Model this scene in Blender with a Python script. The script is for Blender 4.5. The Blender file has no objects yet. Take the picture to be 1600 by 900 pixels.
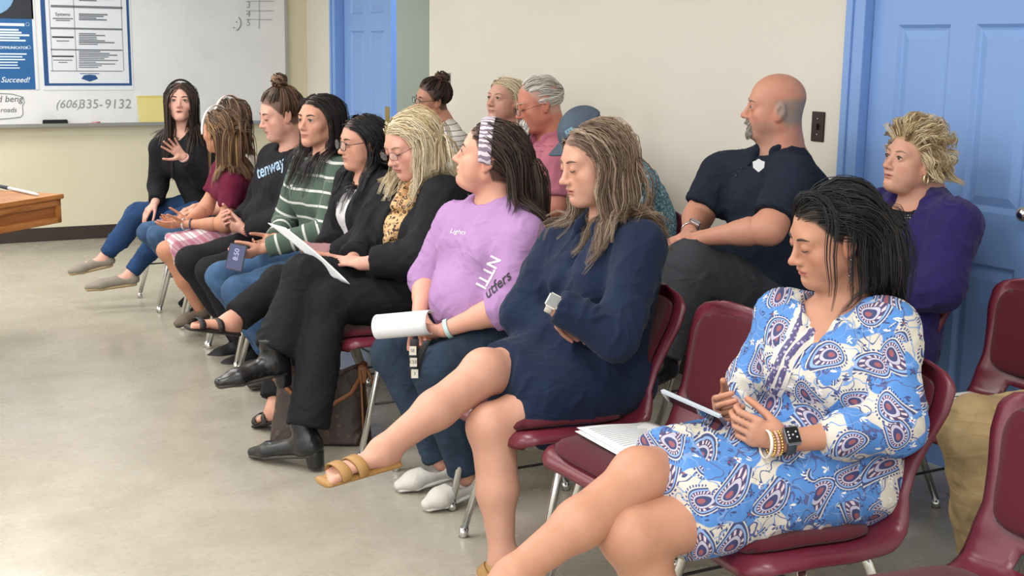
import bpy, bmesh, math, random
import numpy as np
from mathutils import Vector, Matrix
from mathutils.bvhtree import BVHTree
rng = np.random.default_rng(7); random.seed(7)
scene = bpy.context.scene
COL = scene.collection
# ---------------------------------------------------------------- camera
# world axes follow the room: rows of seats run along +Y, everyone faces -X
CAM = np.array([0.0, 0.0, 1.48]); FPX = 2000.0
PIT, ROL, YAW = math.radians(10.65), math.radians(0.83), math.radians(29.2)
c_f = np.array([math.sin(YAW)*math.cos(PIT), math.cos(YAW)*math.cos(PIT), -math.sin(PIT)])
_r0 = np.array([math.cos(YAW), -math.sin(YAW), 0.0]); _u0 = np.cross(_r0, c_f)
c_r = _r0*math.cos(ROL)+_u0*math.sin(ROL); c_u = -_r0*math.sin(ROL)+_u0*math.cos(ROL)
cd = bpy.data.cameras.new('camera'); cam = bpy.data.objects.new('camera', cd); COL.objects.link(cam)
cam.matrix_world = Matrix(((c_r[0], c_u[0], -c_f[0], CAM[0]), (c_r[1], c_u[1], -c_f[1], CAM[1]), (c_r[2], c_u[2], -c_f[2], CAM[2]), (0, 0, 0, 1)))
cd.sensor_width = 36.0; cd.lens = FPX/1600*36; cd.clip_start = 0.05; cd.clip_end = 60
scene.camera = cam
def ray(a, b): return c_f + c_r*(a-800)/FPX - c_u*(b-450)/FPX
def J(a, b, y): d = ray(a, b); return CAM + d*(y/d[1])      # point seen at (a,b) in the vertical plane y
def JX(a, b, x): d = ray(a, b); return CAM + d*(x/d[0])
def JZ(a, b, z): d = ray(a, b); return CAM + d*((z-CAM[2])/d[2])
# ---------------------------------------------------------------- world, lights, exposure
wd = bpy.data.worlds.new('world'); scene.world = wd; wd.use_nodes = True
wd.node_tree.nodes['Background'].inputs[0].default_value = (0.95, 0.97, 1.0, 1)
wd.node_tree.nodes['Background'].inputs[1].default_value = 1.35
def area(loc, sx, sy, e, col=(1, 0.985, 0.96)):
    l = bpy.data.lights.new('ceiling_lamp', 'AREA'); l.shape = 'RECTANGLE'; l.size = sx; l.size_y = sy; l.energy = e; l.color = col
    o = bpy.data.objects.new('ceiling_lamp', l); o.location = loc; COL.objects.link(o)
for lx in (-3.4, -1.2, 1.0):
    for ly in (-1.6, 1.0, 3.6, 6.2, 8.6):
        area((lx, ly, 2.72), 0.6, 1.2, 34 if lx < 0.5 else 27)
area((4.5, 8.3, 2.7), 0.5, 1.0, 80)      # unseen lamp, added to brighten the dark hallway behind the double door
vs = scene.view_settings
vs.view_transform = 'Standard'; vs.look = 'None'; vs.exposure = 0.45; vs.gamma = 1.0; vs.use_curve_mapping = False
# ---------------------------------------------------------------- materials
def lin(c):
    if isinstance(c, str): c = tuple(int(c[i:i+2], 16)/255 for i in (0, 2, 4))
    return tuple((x/12.92 if x <= 0.04045 else ((x+0.055)/1.055)**2.4) for x in c)
def rgba(c): return lin(c)+(1.0,)
MATS = {}
def srgb(c): return np.array([int(c[i:i+2], 16)/255 for i in (0, 2, 4)]) if isinstance(c, str) else np.array(c, float)
class NT:
    """small node-building helper"""
    def __init__(s, name):
        s.m = bpy.data.materials.new(name); s.m.use_nodes = True; s.t = s.m.node_tree
        s.b = s.t.nodes['Principled BSDF']; MATS[name] = s.m
    def n(s, typ, **kw):
        nd = s.t.nodes.new('ShaderNode'+typ)
        for k, v in kw.items(): setattr(nd, k, v)
        return nd
    def lk(s, a, b): s.t.links.new(a, b)
    def inp(s, nd, i, v):
        if hasattr(v, 'links'): s.lk(v, nd.inputs[i])
        else: nd.inputs[i].default_value = v
    def math(s, op, a, b=0.0, c=0.0, clamp=False):
        nd = s.n('Math', operation=op); nd.use_clamp = clamp
        s.inp(nd, 0, a); s.inp(nd, 1, b); s.inp(nd, 2, c); return nd.outputs[0]
    def vmath(s, op, a, b=(0, 0, 0)):
        nd = s.n('VectorMath', operation=op); s.inp(nd, 0, a); s.inp(nd, 1, b)
        return nd.outputs[1] if op in ('LENGTH', 'DOT_PRODUCT', 'DISTANCE') else nd.outputs[0]
    def mix(s, f, a, b):
        nd = s.n('Mix', data_type='RGBA')
        s.inp(nd, 0, f)
        for i, v in ((6, a), (7, b)):
            s.inp(nd, i, rgba(v) if isinstance(v, (str, tuple)) and len(v) in (3, 6) else v)
        return nd.outputs[2]
    def noise(s, scale, detail=2.0, rough=0.5, vec=None, dim='3D'):
        nd = s.n('TexNoise'); nd.inputs['Scale'].default_value = scale; nd.inputs['Detail'].default_value = detail; nd.inputs['Roughness'].default_value = rough
        if vec is not None: s.lk(vec, nd.inputs['Vector'])
        return nd.outputs[0]
    def obj(s):
        return s.n('TexCoord').outputs['Object']
    def attr(s, name): return s.n('Attribute', attribute_name=name)
    def sep(s, v):
        nd = s.n('SeparateXYZ'); s.lk(v, nd.inputs[0]); return nd.outputs
    def comb(s, x, y, z):
        nd = s.n('CombineXYZ'); s.inp(nd, 0, x); s.inp(nd, 1, y); s.inp(nd, 2, z); return nd.outputs[0]
    def step(s, v, lo, hi):
        nd = s.n('MapRange', interpolation_type='SMOOTHSTEP'); s.inp(nd, 0, v); s.inp(nd, 1, lo); s.inp(nd, 2, hi); return nd.outputs[0]
    def color(s, c): s.inp(s.b, 'Base Color', rgba(c) if not hasattr(c, 'links') else c)
    def bump(s, h, strength=0.3, dist=0.002):
        nd = s.n('Bump'); nd.inputs['Strength'].default_value = strength; nd.inputs['Distance'].default_value = dist
        s.lk(h, nd.inputs['Height']); s.lk(nd.outputs[0], s.b.inputs['Normal'])
def plain(name, c, rough=0.6, metal=0.0, bump=None, spec=0.5, sheen=0.0, var=0.0, coat=0.0):
    if name in MATS: return MATS[name]
    t = NT(name); t.b.inputs['Roughness'].default_value = rough; t.b.inputs['Metallic'].default_value = metal
    t.b.inputs['Specular IOR Level'].default_value = spec
    if sheen: t.b.inputs['Sheen Weight'].default_value = sheen; t.b.inputs['Sheen Roughness'].default_value = 0.5
    if coat: t.b.inputs['Coat Weight'].default_value = coat
    if var:
        a_ = srgb(c); k = t.step(t.noise(9.0, 3.0, vec=t.obj()), 0.3, 0.7); t.color(t.mix(k, tuple(a_), tuple(np.minimum(a_*(1+var), 1))))
    else: t.color(c)
    if bump: t.bump(t.noise(bump[0], 3.0, vec=t.obj()), bump[1], bump[2] if len(bump) > 2 else 0.002)
    return t.m
def fabric(name, c, rough=0.9, var=0.12, sheen=0.0, wr=0.5):
    """woven cloth: slight colour drift, weave and soft wrinkles in the relief"""
    if name in MATS: return MATS[name]
    t = NT(name); o = t.obj(); a = srgb(c); t.color(t.mix(t.step(t.noise(9, 3, vec=o), 0.3, 0.7), tuple(a), tuple(np.minimum(a*(1+var), 1))))
    t.b.inputs['Roughness'].default_value = rough; t.b.inputs['Specular IOR Level'].default_value = 0.18
    if sheen: t.b.inputs['Sheen Weight'].default_value = sheen*0.3
    n = t.n('TexNoise'); n.inputs['Scale'].default_value = 6.5; n.inputs['Detail'].default_value = 1.5; n.inputs['Distortion'].default_value = 1.2; t.lk(t.vmath('MULTIPLY', o, (1.0, 1.0, 1.9)), n.inputs['Vector'])
    r = t.math('SUBTRACT', 1.0, t.math('ABSOLUTE', t.math('MULTIPLY', t.math('SUBTRACT', n.outputs[0], 0.5), 5.0))); r = t.math('MULTIPLY', r, 0.012*wr); w_ = t.math('MULTIPLY', t.noise(700, 2, vec=o), 0.0012)
    t.bump(t.math('ADD', r, w_), 0.4, 1.0); return t.m
# ---------------------------------------------------------------- object helpers
def link(name, me, m=None, parent=None, smooth=True):
    o = bpy.data.objects.new(name, me); COL.objects.link(o)
    if m is not None and not me.materials: me.materials.append(m)
    if len(me.polygons): me.polygons.foreach_set('use_smooth', [bool(smooth)]*len(me.polygons))
    if parent is not None: o.parent = parent
    return o
def tag(o, label, cat, group=None, kind=None):
    o['label'] = label; o['category'] = cat
    if group: o['group'] = group
    if kind: o['kind'] = kind
    return o
def empty(name, loc=(0, 0, 0), rz=0.0):
    o = bpy.data.objects.new(name, None); COL.objects.link(o); o.location = loc; o.rotation_euler = (0, 0, rz); o.empty_display_size = 0.1
    return o
def struct(o): o['kind'] = 'structure'; return o
def mesh_np(name, V, F, cols=None, attrs=None):
    """V (n,3), F list of arrays of equal-length polys"""
    me = bpy.data.meshes.new(name); V = np.asarray(V, np.float32)
    Fs = [np.asarray(f, np.int32) for f in (F if isinstance(F, list) else [F]) if len(f)]
    me.vertices.add(len(V)); me.vertices.foreach_set('co', V.ravel())
    tot = sum(f.size for f in Fs); npoly = sum(len(f) for f in Fs)
    me.loops.add(tot); me.loops.foreach_set('vertex_index', np.concatenate([f.ravel() for f in Fs]))
    me.polygons.add(npoly)
    ln = np.concatenate([np.full(len(f), f.shape[1], np.int32) for f in Fs])
    st = np.concatenate([[0], np.cumsum(ln)[:-1]]).astype(np.int32)
    me.polygons.foreach_set('loop_start', st)
    me.update(calc_edges=True); me.validate()
    if cols is not None:
        a = me.color_attributes.new('Col', 'FLOAT_COLOR', 'POINT')
        c4 = np.ones((len(V), 4), np.float32); c4[:, :3] = cols; a.data.foreach_set('color', c4.ravel())
    for k, v in (attrs or {}).items():
        a = me.attributes.new(k, 'FLOAT', 'POINT'); a.data.foreach_set('value', np.asarray(v, np.float32))
    return me
class MB:
    """mesh builder collecting plain shapes into one mesh"""
    def __init__(s): s.v = []; s.q = []; s.t = []
    def add(s, V, Q=(), T=()):
        b = len(s.v); s.v += [tuple(map(float, p)) for p in V]
        s.q += [tuple(i+b for i in f) for f in Q]; s.t += [tuple(i+b for i in f) for f in T]; return s
    def box(s, lo, hi, M=None):
        x0, y0, z0 = lo; x1, y1, z1 = hi
        V = [(x0, y0, z0), (x1, y0, z0), (x1, y1, z0), (x0, y1, z0), (x0, y0, z1), (x1, y0, z1), (x1, y1, z1), (x0, y1, z1)]
        if M is not None: V = [M @ Vector(p) for p in V]
        return s.add(V, [(0, 3, 2, 1), (4, 5, 6, 7), (0, 1, 5, 4), (1, 2, 6, 5), (2, 3, 7, 6), (3, 0, 4, 7)])
    def tube(s, pts, r, n=8, cap=True, closed=False):
        pts = [np.asarray(p, float) for p in pts]; m = len(pts)
        rs = r if hasattr(r, '__len__') else [r]*m
        V = []; up = np.array([0.31, 0.17, 0.94])
        prev = None
        for i in range(m):
            a = pts[(i-1) % m] if (closed or i) else pts[0]; b = pts[(i+1) % m] if (closed or i < m-1) else pts[-1]
            d = b-a; d = d/(np.linalg.norm(d)+1e-9)
            e = (up if prev is None else prev); e = e-d*(e@d)
            if np.linalg.norm(e) < 1e-4: e = np.array([1, 0, 0])-d*d[0]
            e /= np.linalg.norm(e); prev = e; g = np.cross(d, e)
            for k in range(n):
                w = 2*math.pi*k/n; V.append(pts[i]+rs[i]*(math.cos(w)*e+math.sin(w)*g))
        Q = []
        for i in range(m if closed else m-1):
            i2 = (i+1) % m
            for k in range(n): Q.append((i*n+k, i*n+(k+1) % n, i2*n+(k+1) % n, i2*n+k))
        T = []
        if cap and not closed:
            V += [pts[0], pts[-1]]; c0 = m*n
            for k in range(n): T.append((c0, (k+1) % n, k)); T.append((c0+1, (m-1)*n+k, (m-1)*n+(k+1) % n))
        return s.add(V, Q, T)
    def sphere(s, c, r, nu=12, nv=8, sc=(1, 1, 1), M=None):
        V = []; Q = []; T = []
        for j in range(1, nv):
            for i in range(nu):
                a = math.pi*j/nv; b = 2*math.pi*i/nu
                p = Vector((math.sin(a)*math.cos(b)*sc[0]*r, math.sin(a)*math.sin(b)*sc[1]*r, math.cos(a)*sc[2]*r))
                if M is not None: p = M @ p
                V.append(Vector(c)+p)
        top = Vector((0, 0, r*sc[2])); V += [Vector(c)+(M @ top if M is not None else top), Vector(c)-(M @ top if M is not None else top)]
        n = (nv-1)*nu
        for j in range(nv-2):
            for i in range(nu): Q.append((j*nu+i, (j+1)*nu+i, (j+1)*nu+(i+1) % nu, j*nu+(i+1) % nu))
        for i in range(nu): T.append((n, i, (i+1) % nu)); T.append((n+1, (nv-2)*nu+(i+1) % nu, (nv-2)*nu+i))
        return s.add(V, Q, T)
    def mesh(s, name):
        return mesh_np(name, np.array(s.v), [x for x in (np.array(s.q), np.array(s.t)) if len(x)])
    def build(s, name, m, parent=None, smooth=False, bevel=0.0, loc=None):
        me = s.mesh(name)
        if bevel:
            b = bmesh.new(); b.from_mesh(me)
            bmesh.ops.bevel(b, geom=b.edges[:], offset=bevel, segments=2, affect='EDGES', clamp_overlap=True); b.to_mesh(me); b.free()
        return link(name, me, m, parent, smooth)
def grid_sheet(fn, nu, nv, thick, name):
    """closed sheet with thickness from fn(u,v)->point, normals by differences"""
    U = np.linspace(0, 1, nu); W = np.linspace(0, 1, nv)
    P = np.array([[fn(a, b) for b in W] for a in U])
    N = np.cross(np.gradient(P, axis=0), np.gradient(P, axis=1)); N /= np.linalg.norm(N, axis=2, keepdims=True)+1e-12
    T = (P+N*thick/2).reshape(-1, 3); B = (P-N*thick/2).reshape(-1, 3); n = nu*nv
    Q = []
    for i in range(nu-1):
        for j in range(nv-1):
            a, b, c, d = i*nv+j, (i+1)*nv+j, (i+1)*nv+j+1, i*nv+j+1
            Q.append((a, b, c, d)); Q.append((n+a, n+d, n+c, n+b))
    edge = [i*nv for i in range(nu)]+[(nu-1)*nv+j for j in range(1, nv)]+[i*nv+nv-1 for i in range(nu-2, -1, -1)]+[j for j in range(nv-2, 0, -1)]
    for k in range(len(edge)):
        a, b = edge[k], edge[(k+1) % len(edge)]; Q.append((b, a, n+a, n+b))
    return mesh_np(name, np.concatenate([T, B]), np.array(Q))
def text_mesh(body, size, shear=0.0, bold=0.0):
    cu = bpy.data.curves.new('text', 'FONT'); cu.body = body; cu.size = size; cu.shear = shear; cu.offset = bold; cu.resolution_u = 3; cu.align_x = 'CENTER'; cu.align_y = 'CENTER'
    o = bpy.data.objects.new('text', cu); COL.objects.link(o)
    dg = bpy.context.evaluated_depsgraph_get(); me = bpy.data.meshes.new_from_object(o.evaluated_get(dg))
    bpy.data.objects.remove(o); bpy.data.curves.remove(cu); return me
def text_obj(name, body, size, M, m, parent, shear=0.0, bold=0.0, depth=0.0006):
    me = text_mesh(body, size, shear, bold)
    for v in me.vertices: v.co = M @ Vector((v.co.x, v.co.y, depth))
    me.materials.clear(); return link(name, me, m, parent, False)
# ---------------------------------------------------------------- signed-distance modelling
class Sd:
    __slots__ = ('f', 'lo', 'hi')
    def __init__(s, f, lo, hi): s.f = f; s.lo = np.asarray(lo, float); s.hi = np.asarray(hi, float)
    def __call__(s, P): return s.f(P)
def A3(p): return np.asarray(p, float)
def unit(v): v = A3(v); return v/(np.linalg.norm(v)+1e-12)
def cone(a, b, ra, rb, flat_a=False, flat_b=False):
    a, b = A3(a), A3(b); ba = b-a; L2 = ba@ba+1e-12; L = math.sqrt(L2)
    def f(P):
        q = P-a; t0 = q@ba/L2; t = np.clip(t0, 0, 1)
        q = q-t[:, None]*ba; d = np.sqrt(np.einsum('ij,ij->i', q, q)+1e-16)-(ra+(rb-ra)*t)
        if flat_b: d = np.maximum(d, (t0-1)*L)
        if flat_a: d = np.maximum(d, -t0*L)
        return d
    r = max(ra, rb); return Sd(f, np.minimum(a, b)-r, np.maximum(a, b)+r)
def econe(a, b, wa, wb, lat, flat_a=False, flat_b=False):
    """tapered capsule with elliptic section: wa=(half width along lat, half depth)"""
    a, b, lat = A3(a), A3(b), unit(lat); ba = b-a; L2 = ba@ba+1e-12; L = math.sqrt(L2)
    def f(P):
        q = P-a; t0 = q@ba/L2; t = np.clip(t0, 0, 1); r = q-t[:, None]*ba
        l = r@lat; o2 = np.maximum(np.einsum('ij,ij->i', r, r)-l*l, 0); rx = wa[0]+(wb[0]-wa[0])*t; ry = wa[1]+(wb[1]-wa[1])*t
        k0 = np.sqrt((l/rx)**2+o2/ry**2+1e-12); k1 = np.sqrt((l/rx**2)**2+o2/ry**4+1e-12)
        d = k0*(k0-1)/k1
        if flat_b: d = np.maximum(d, (t0-1)*L)
        if flat_a: d = np.maximum(d, -t0*L)
        return d
    r = max(*wa, *wb); return Sd(f, np.minimum(a, b)-r, np.maximum(a, b)+r)
def ell(c, rad, M=None):
    c, rad = A3(c), A3(rad); M = None if M is None else np.asarray(M, float)
    def f(P):
        q = ((P-c)@M if M is not None else P-c)/rad; k0 = np.sqrt(np.einsum('ij,ij->i', q, q)+1e-12); q /= rad; k1 = np.sqrt(np.einsum('ij,ij->i', q, q)+1e-12); return k0*(k0-1)/k1
    r = rad.max(); return Sd(f, c-r, c+r)
FAR = 0.07
def ev(g, P):
    """distance to g, exact only near its bounds"""
    if len(P) < 1500: return g(P)
    lo, hi = g.lo-FAR, g.hi+FAR
    m = (P[:, 0] > lo[0]) & (P[:, 0] < hi[0]) & (P[:, 1] > lo[1]) & (P[:, 1] < hi[1]) & (P[:, 2] > lo[2]) & (P[:, 2] < hi[2])
    c = np.count_nonzero(m)
    if c > 0.8*len(P): return g(P)
    d = np.full(len(P), FAR)
    if c: d[m] = g(P[m])
    return d
def un(k, *fs):
    fs = [x for x in fs if x is not None]
    def f(P):
        d = ev(fs[0], P)
        for g in fs[1:]:
            e = ev(g, P)
            if k: hh = np.maximum(k-np.abs(d-e), 0)/k; d = np.minimum(d, e)-hh*hh*k*0.25
            else: d = np.minimum(d, e)
        return d
    return Sd(f, np.min([x.lo for x in fs], 0)-k*0.3, np.max([x.hi for x in fs], 0)+k*0.3)
def sub(f0, g, k=0.0):
    def f(P):
        d = f0(P); e = -ev(g, P)
        if k: hh = np.maximum(k-np.abs(d-e), 0)/k; return np.maximum(d, e)+hh*hh*k*0.25
        return np.maximum(d, e)
    return Sd(f, f0.lo, f0.hi)
def clip(f0, p, n):
    """keep the side where (x-p).n < 0"""
    p, n = A3(p), unit(n)
    return Sd(lambda P: np.maximum(f0(P), (P-p)@n), f0.lo, f0.hi)
def infl(f0, r): return Sd(lambda P: f0(P)-r, f0.lo-r, f0.hi+r)
def nets(D, lo, h):
    I = D < 0
    c = np.zeros(tuple(n-1 for n in D.shape), np.int8)
    for i in (0, 1):
        for j in (0, 1):
            for k in (0, 1): c += I[i:D.shape[0]-1+i, j:D.shape[1]-1+j, k:D.shape[2]-1+k]
    act = (c > 0) & (c < 8); ijk = np.argwhere(act)
    idx = np.full(act.shape, -1, np.int32); idx[act] = np.arange(len(ijk))
    acc = np.zeros((len(ijk), 3)); cnt = np.zeros(len(ijk))
    i, j, k = ijk.T
    for ax in range(3):
        for p in (0, 1):
            for q in (0, 1):
                o = [0, 0, 0]; o[(ax+1) % 3] = p; o[(ax+2) % 3] = q; o2 = list(o); o2[ax] = 1
                d1 = D[i+o[0], j+o[1], k+o[2]]; d2 = D[i+o2[0], j+o2[1], k+o2[2]]; m = (d1 < 0) != (d2 < 0)
                t = np.where(m, d1/np.where(m, d1-d2, 1), 0)
                pt = np.array(o, float)[None, :]+np.zeros((len(ijk), 3)); pt[:, ax] = t
                acc += pt*m[:, None]; cnt += m
    V = lo+h*(ijk+acc/cnt[:, None]); Fs = []
    for ax in range(3):
        a1, a2 = (ax+1) % 3, (ax+2) % 3
        s1 = [slice(None)]*3; s2 = [slice(None)]*3; s1[ax] = slice(0, -1); s2[ax] = slice(1, None)
        for s in (s1, s2): s[a1] = slice(1, -1); s[a2] = slice(1, -1)
        e = np.argwhere(I[tuple(s1)] != I[tuple(s2)])
        if not len(e): continue
        e[:, a1] += 1; e[:, a2] += 1
        def at(o1, o2):
            q = e.copy(); q[:, a1] += o1; q[:, a2] += o2; return idx[q[:, 0], q[:, 1], q[:, 2]]
        Q = np.stack([at(-1, -1), at(0, -1), at(0, 0), at(-1, 0)], 1)
        fl = ~I[e[:, 0], e[:, 1], e[:, 2]]; Q[fl] = Q[fl][:, ::-1]; Fs.append(Q)
    return V, np.concatenate(Fs)
def surf(sd, h, lo=None, hi=None):
    """isosurface of sd: coarse pass, then the narrow band only"""
    lo = (sd.lo if lo is None else A3(lo))-2.5*h; hi = (sd.hi if hi is None else A3(hi))+2.5*h
    B = 4; n = np.maximum(np.ceil((hi-lo)/(h*B)).astype(int), 1)
    g = [np.arange(m)*B*h+B*h/2 for m in n]
    Cc = np.stack(np.meshgrid(*g, indexing='ij'), -1).reshape(-1, 3)+lo
    dc = sd(Cc); band = np.abs(dc) < B*h*1.35
    D = np.where(dc < 0, -1.0, 1.0).reshape(n).repeat(B, 0).repeat(B, 1).repeat(B, 2)*h*B
    bi = np.argwhere(band.reshape(n)); off = np.stack(np.meshgrid(*[np.arange(B)]*3, indexing='ij'), -1).reshape(-1, 3)
    ii = (bi[:, None, :]*B+off[None]).reshape(-1, 3)
    D[ii[:, 0], ii[:, 1], ii[:, 2]] = sd(lo+ii*h)
    D[0] = D[-1] = abs(h); D[:, 0] = D[:, -1] = h; D[:, :, 0] = D[:, :, -1] = h
    return nets(D, lo, h)
def vnormals(V, Q):
    fn = np.cross(V[Q[:, 2]]-V[Q[:, 0]], V[Q[:, 3]]-V[Q[:, 1]]); N = np.zeros_like(V)
    for k in range(4): np.add.at(N, Q[:, k], fn)
    return N/(np.linalg.norm(N, axis=1, keepdims=True)+1e-12)
def wob(P, seed, wl=0.07, n=5):
    """cheap smooth noise, sum of warped sines"""
    r = np.random.default_rng(seed); s = np.zeros(len(P)); W = P+0.35*wl*np.sin(P[:, [1, 2, 0]]*(2*math.pi/(wl*2.3))+r.uniform(0, 6, 3))
    for i in range(n):
        d = unit(r.normal(size=3)); s += np.sin(W@d*(2*math.pi/(wl*(0.7+0.2*i)))+r.uniform(0, 6))
    return s/n
def folds(V, Q, amp, seed, wl=0.06):
    """cloth creases: sharpened ridges along the normals, at two sizes"""
    N = vnormals(V, Q); a = wob(V*np.array([1, 1, 0.6]), seed, wl); b = wob(V, seed+9, wl*2.4); c = wob(V*np.array([0.7, 0.7, 1.2]), seed+5, wl*0.5)
    ra = (1-np.minimum(np.abs(a)*2.6, 1))**1.5; rc = (1-np.minimum(np.abs(c)*2.6, 1))**1.5
    return V+N*(amp*(1.15*ra*np.clip(0.6+b, 0, 1.3)-0.35+0.9*b+0.35*rc*np.clip(0.4-b, 0, 1)))[:, None]
def smooth(V, Q, it=1, w=0.5):
    n = len(V)
    for _ in range(it):
        S = np.zeros_like(V); c = np.zeros(n)
        for k in range(4):
            a, b = Q[:, k], Q[:, (k+1) % 4]; np.add.at(S, a, V[b]); np.add.at(S, b, V[a]); np.add.at(c, a, 1); np.add.at(c, b, 1)
        V = V*(1-w)+w*S/c[:, None]
    return V
# ---------------------------------------------------------------- people
def lin3(c): return np.array(lin(c))
def sstep(x, a, b): t = np.clip((x-a)/(b-a), 0, 1); return t*t*(3-2*t)
def skin_mat():
    t = NT('skin'); a = t.attr('Col'); o = t.obj()
    k = t.step(t.noise(30, 4, vec=o), 0.3, 0.8)
    nd = t.n('Mix', data_type='RGBA', blend_type='MULTIPLY'); nd.inputs[0].default_value = 1
    t.lk(a.outputs['Color'], nd.inputs[6]); t.lk(t.mix(k, (1.0, 1.0, 1.0), (0.975, 0.955, 0.95)), nd.inputs[7]); t.color(nd.outputs[2])
    t.b.inputs['Roughness'].default_value = 0.52; t.b.inputs['Specular IOR Level'].default_value = 0.4
    t.b.inputs['Subsurface Weight'].default_value = 0.12; t.b.inputs['Subsurface Radius'].default_value = (1, 0.35, 0.2); t.b.inputs['Subsurface Scale'].default_value = 0.006
    t.bump(t.noise(420, 2, vec=o), 0.12, 0.001); return t.m
def hair_mat():
    t = NT('hair'); a = t.attr('Col'); t.color(a.outputs['Color']); t.b.inputs['Roughness'].default_value = 0.42
    t.b.inputs['Specular IOR Level'].default_value = 0.45; return t.m
def eye_mat():
    t = NT('eye'); a = t.attr('Col'); t.color(a.outputs['Color']); t.b.inputs['Roughness'].default_value = 0.08; return t.m
SKIN, HAIR, EYE = skin_mat(), hair_mat(), eye_mat()
DARK = plain('lash_dark', '1c1412', 0.6)
CHROME = plain('chrome', 'd8d8d6', 0.18, 1.0)
GOLD = plain('gold', 'd9b36a', 0.25, 1.0)
LENS = NT('spectacle_lens'); LENS.color('ffffff'); LENS.b.inputs['Roughness'].default_value = 0.02; LENS.b.inputs['Alpha'].default_value = 0.12; LENS = LENS.m
UP = np.array([0, 0, 1.0])

def head_local(kw):
    """head in its own axes: x right, y forward, z up; 225 mm from chin to crown"""
    jw = kw.get('jaw', 1.0); ns = kw.get('nose', 1.0); fat = kw.get('fat', 0.0); eo = kw.get('eo', 1.0); mo = kw.get('mouth', 0.0)
    L = []
    cr = ell((0, -0.013, 0.030), (0.0735, 0.096, 0.082)); fc = ell((0, 0.026, -0.032), (0.0575*jw, 0.058, 0.080))
    base = un(0.03, cr, fc)
    ps = [base]
    for sx in (-1, 1):
        ps += [cone((sx*0.047*jw, -0.008, -0.058), (sx*0.013, 0.063, -0.096), 0.017, 0.015), ell((sx*0.041*jw, 0.050, -0.027), (0.022, 0.022, 0.020))]
    ps += [ell((0, 0.068, -0.095), (0.019, 0.017, 0.016)), cone((-0.036, 0.066, 0.019), (0.036, 0.066, 0.019), 0.013, 0.013), ell((0, 0.066, -0.061), (0.029, 0.022, 0.026))]
    if fat > 0:
        ps += [ell((0, 0.030, -0.098), (0.038+0.012*fat, 0.035, 0.018+0.014*fat)), ell((-0.043, 0.036, -0.055), (0.02+0.008*fat, 0.026, 0.03)), ell((0.043, 0.036, -0.055), (0.02+0.008*fat, 0.026, 0.03))]
    f = un(0.022, *ps)
    for sx in (-1, 1): f = sub(f, ell((sx*0.0315, 0.0945, 0.001), (0.018, 0.0135, 0.0115)), 0.012)
    f = un(0.010, f, cone((0, 0.081, 0.008), (0, 0.0965+0.004*ns, -0.030), 0.0070, 0.0090*ns))
    f = un(0.007, f, ell((0, 0.0995+0.004*ns, -0.0335), (0.0112*ns, 0.0115, 0.0098)), ell((-0.0120*ns, 0.0925, -0.0375), (0.0075, 0.010, 0.0075)), ell((0.0120*ns, 0.0925, -0.0375), (0.0078, 0.010, 0.0075)))
    for sx in (-1, 1): f = sub(f, ell((sx*0.0055, 0.100, -0.0445), (0.0032, 0.005, 0.003)), 0.002)
    zl = -0.0645
    f = un(0.006, f, ell((-0.009, 0.0845, zl+0.0052), (0.013, 0.0085, 0.0052)), ell((0.009, 0.0845, zl+0.0052), (0.013, 0.0085, 0.0052)), ell((0, 0.0835, zl-0.0058-mo*0.006), (0.0175, 0.0085, 0.0062)))
    f = sub(f, ell((0, 0.094, zl-mo*0.002), (0.0225, 0.012, 0.0011+0.0045*mo)), 0.0025)
    f = sub(f, ell((0, 0.090, -0.079), (0.017, 0.008, 0.004)), 0.008)
    for sx in (-1, 1):
        lid = ell((sx*0.0315, 0.0735, 0.001), (0.0155, 0.0145, 0.0138))
        if eo > 0.02: lid = sub(lid, ell((sx*0.0315, 0.0885, 0.0005), (0.0140, 0.0125, 0.0012+0.0060*eo)), 0.0015)
        f = un(0.004, f, lid)
        if eo > 0.02: f = sub(f, ell((sx*0.0315, 0.090, 0.0005), (0.0130, 0.0085, 0.0010+0.0055*eo)), 0.0015)
        c, s_ = math.cos(0.25), math.sin(0.25)
        M = np.array([[1, 0, 0], [0, c, -s_], [0, s_, c]])
        ear = ell((sx*0.0765, -0.012, -0.008), (0.0085, 0.0185, 0.0315), M); ear = un(0.006, ear, cone((sx*0.0745, -0.004, -0.036), (sx*0.072, -0.002, -0.028), 0.008, 0.008))
        ear = sub(ear, ell((sx*0.0865, -0.010, -0.006), (0.0075, 0.011, 0.020), M), 0.005)
        f = un(0.006, f, ear)
    f.lo = np.array([-0.1, -0.125, -0.14]); f.hi = np.array([0.1, 0.125, 0.13]); return f
def hairline(L, front=0.066, temple=0.0, nape=-0.062):
    """>0 where hair grows"""
    y, z = L[:, 1], L[:, 2]
    zl = np.interp(y, [-0.13, -0.035, -0.012, 0.022, 0.050, 0.075, 0.1], [nape, nape, -0.030+temple, 0.008+temple, front-0.016, front, front+0.004])
    return z-zl
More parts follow.
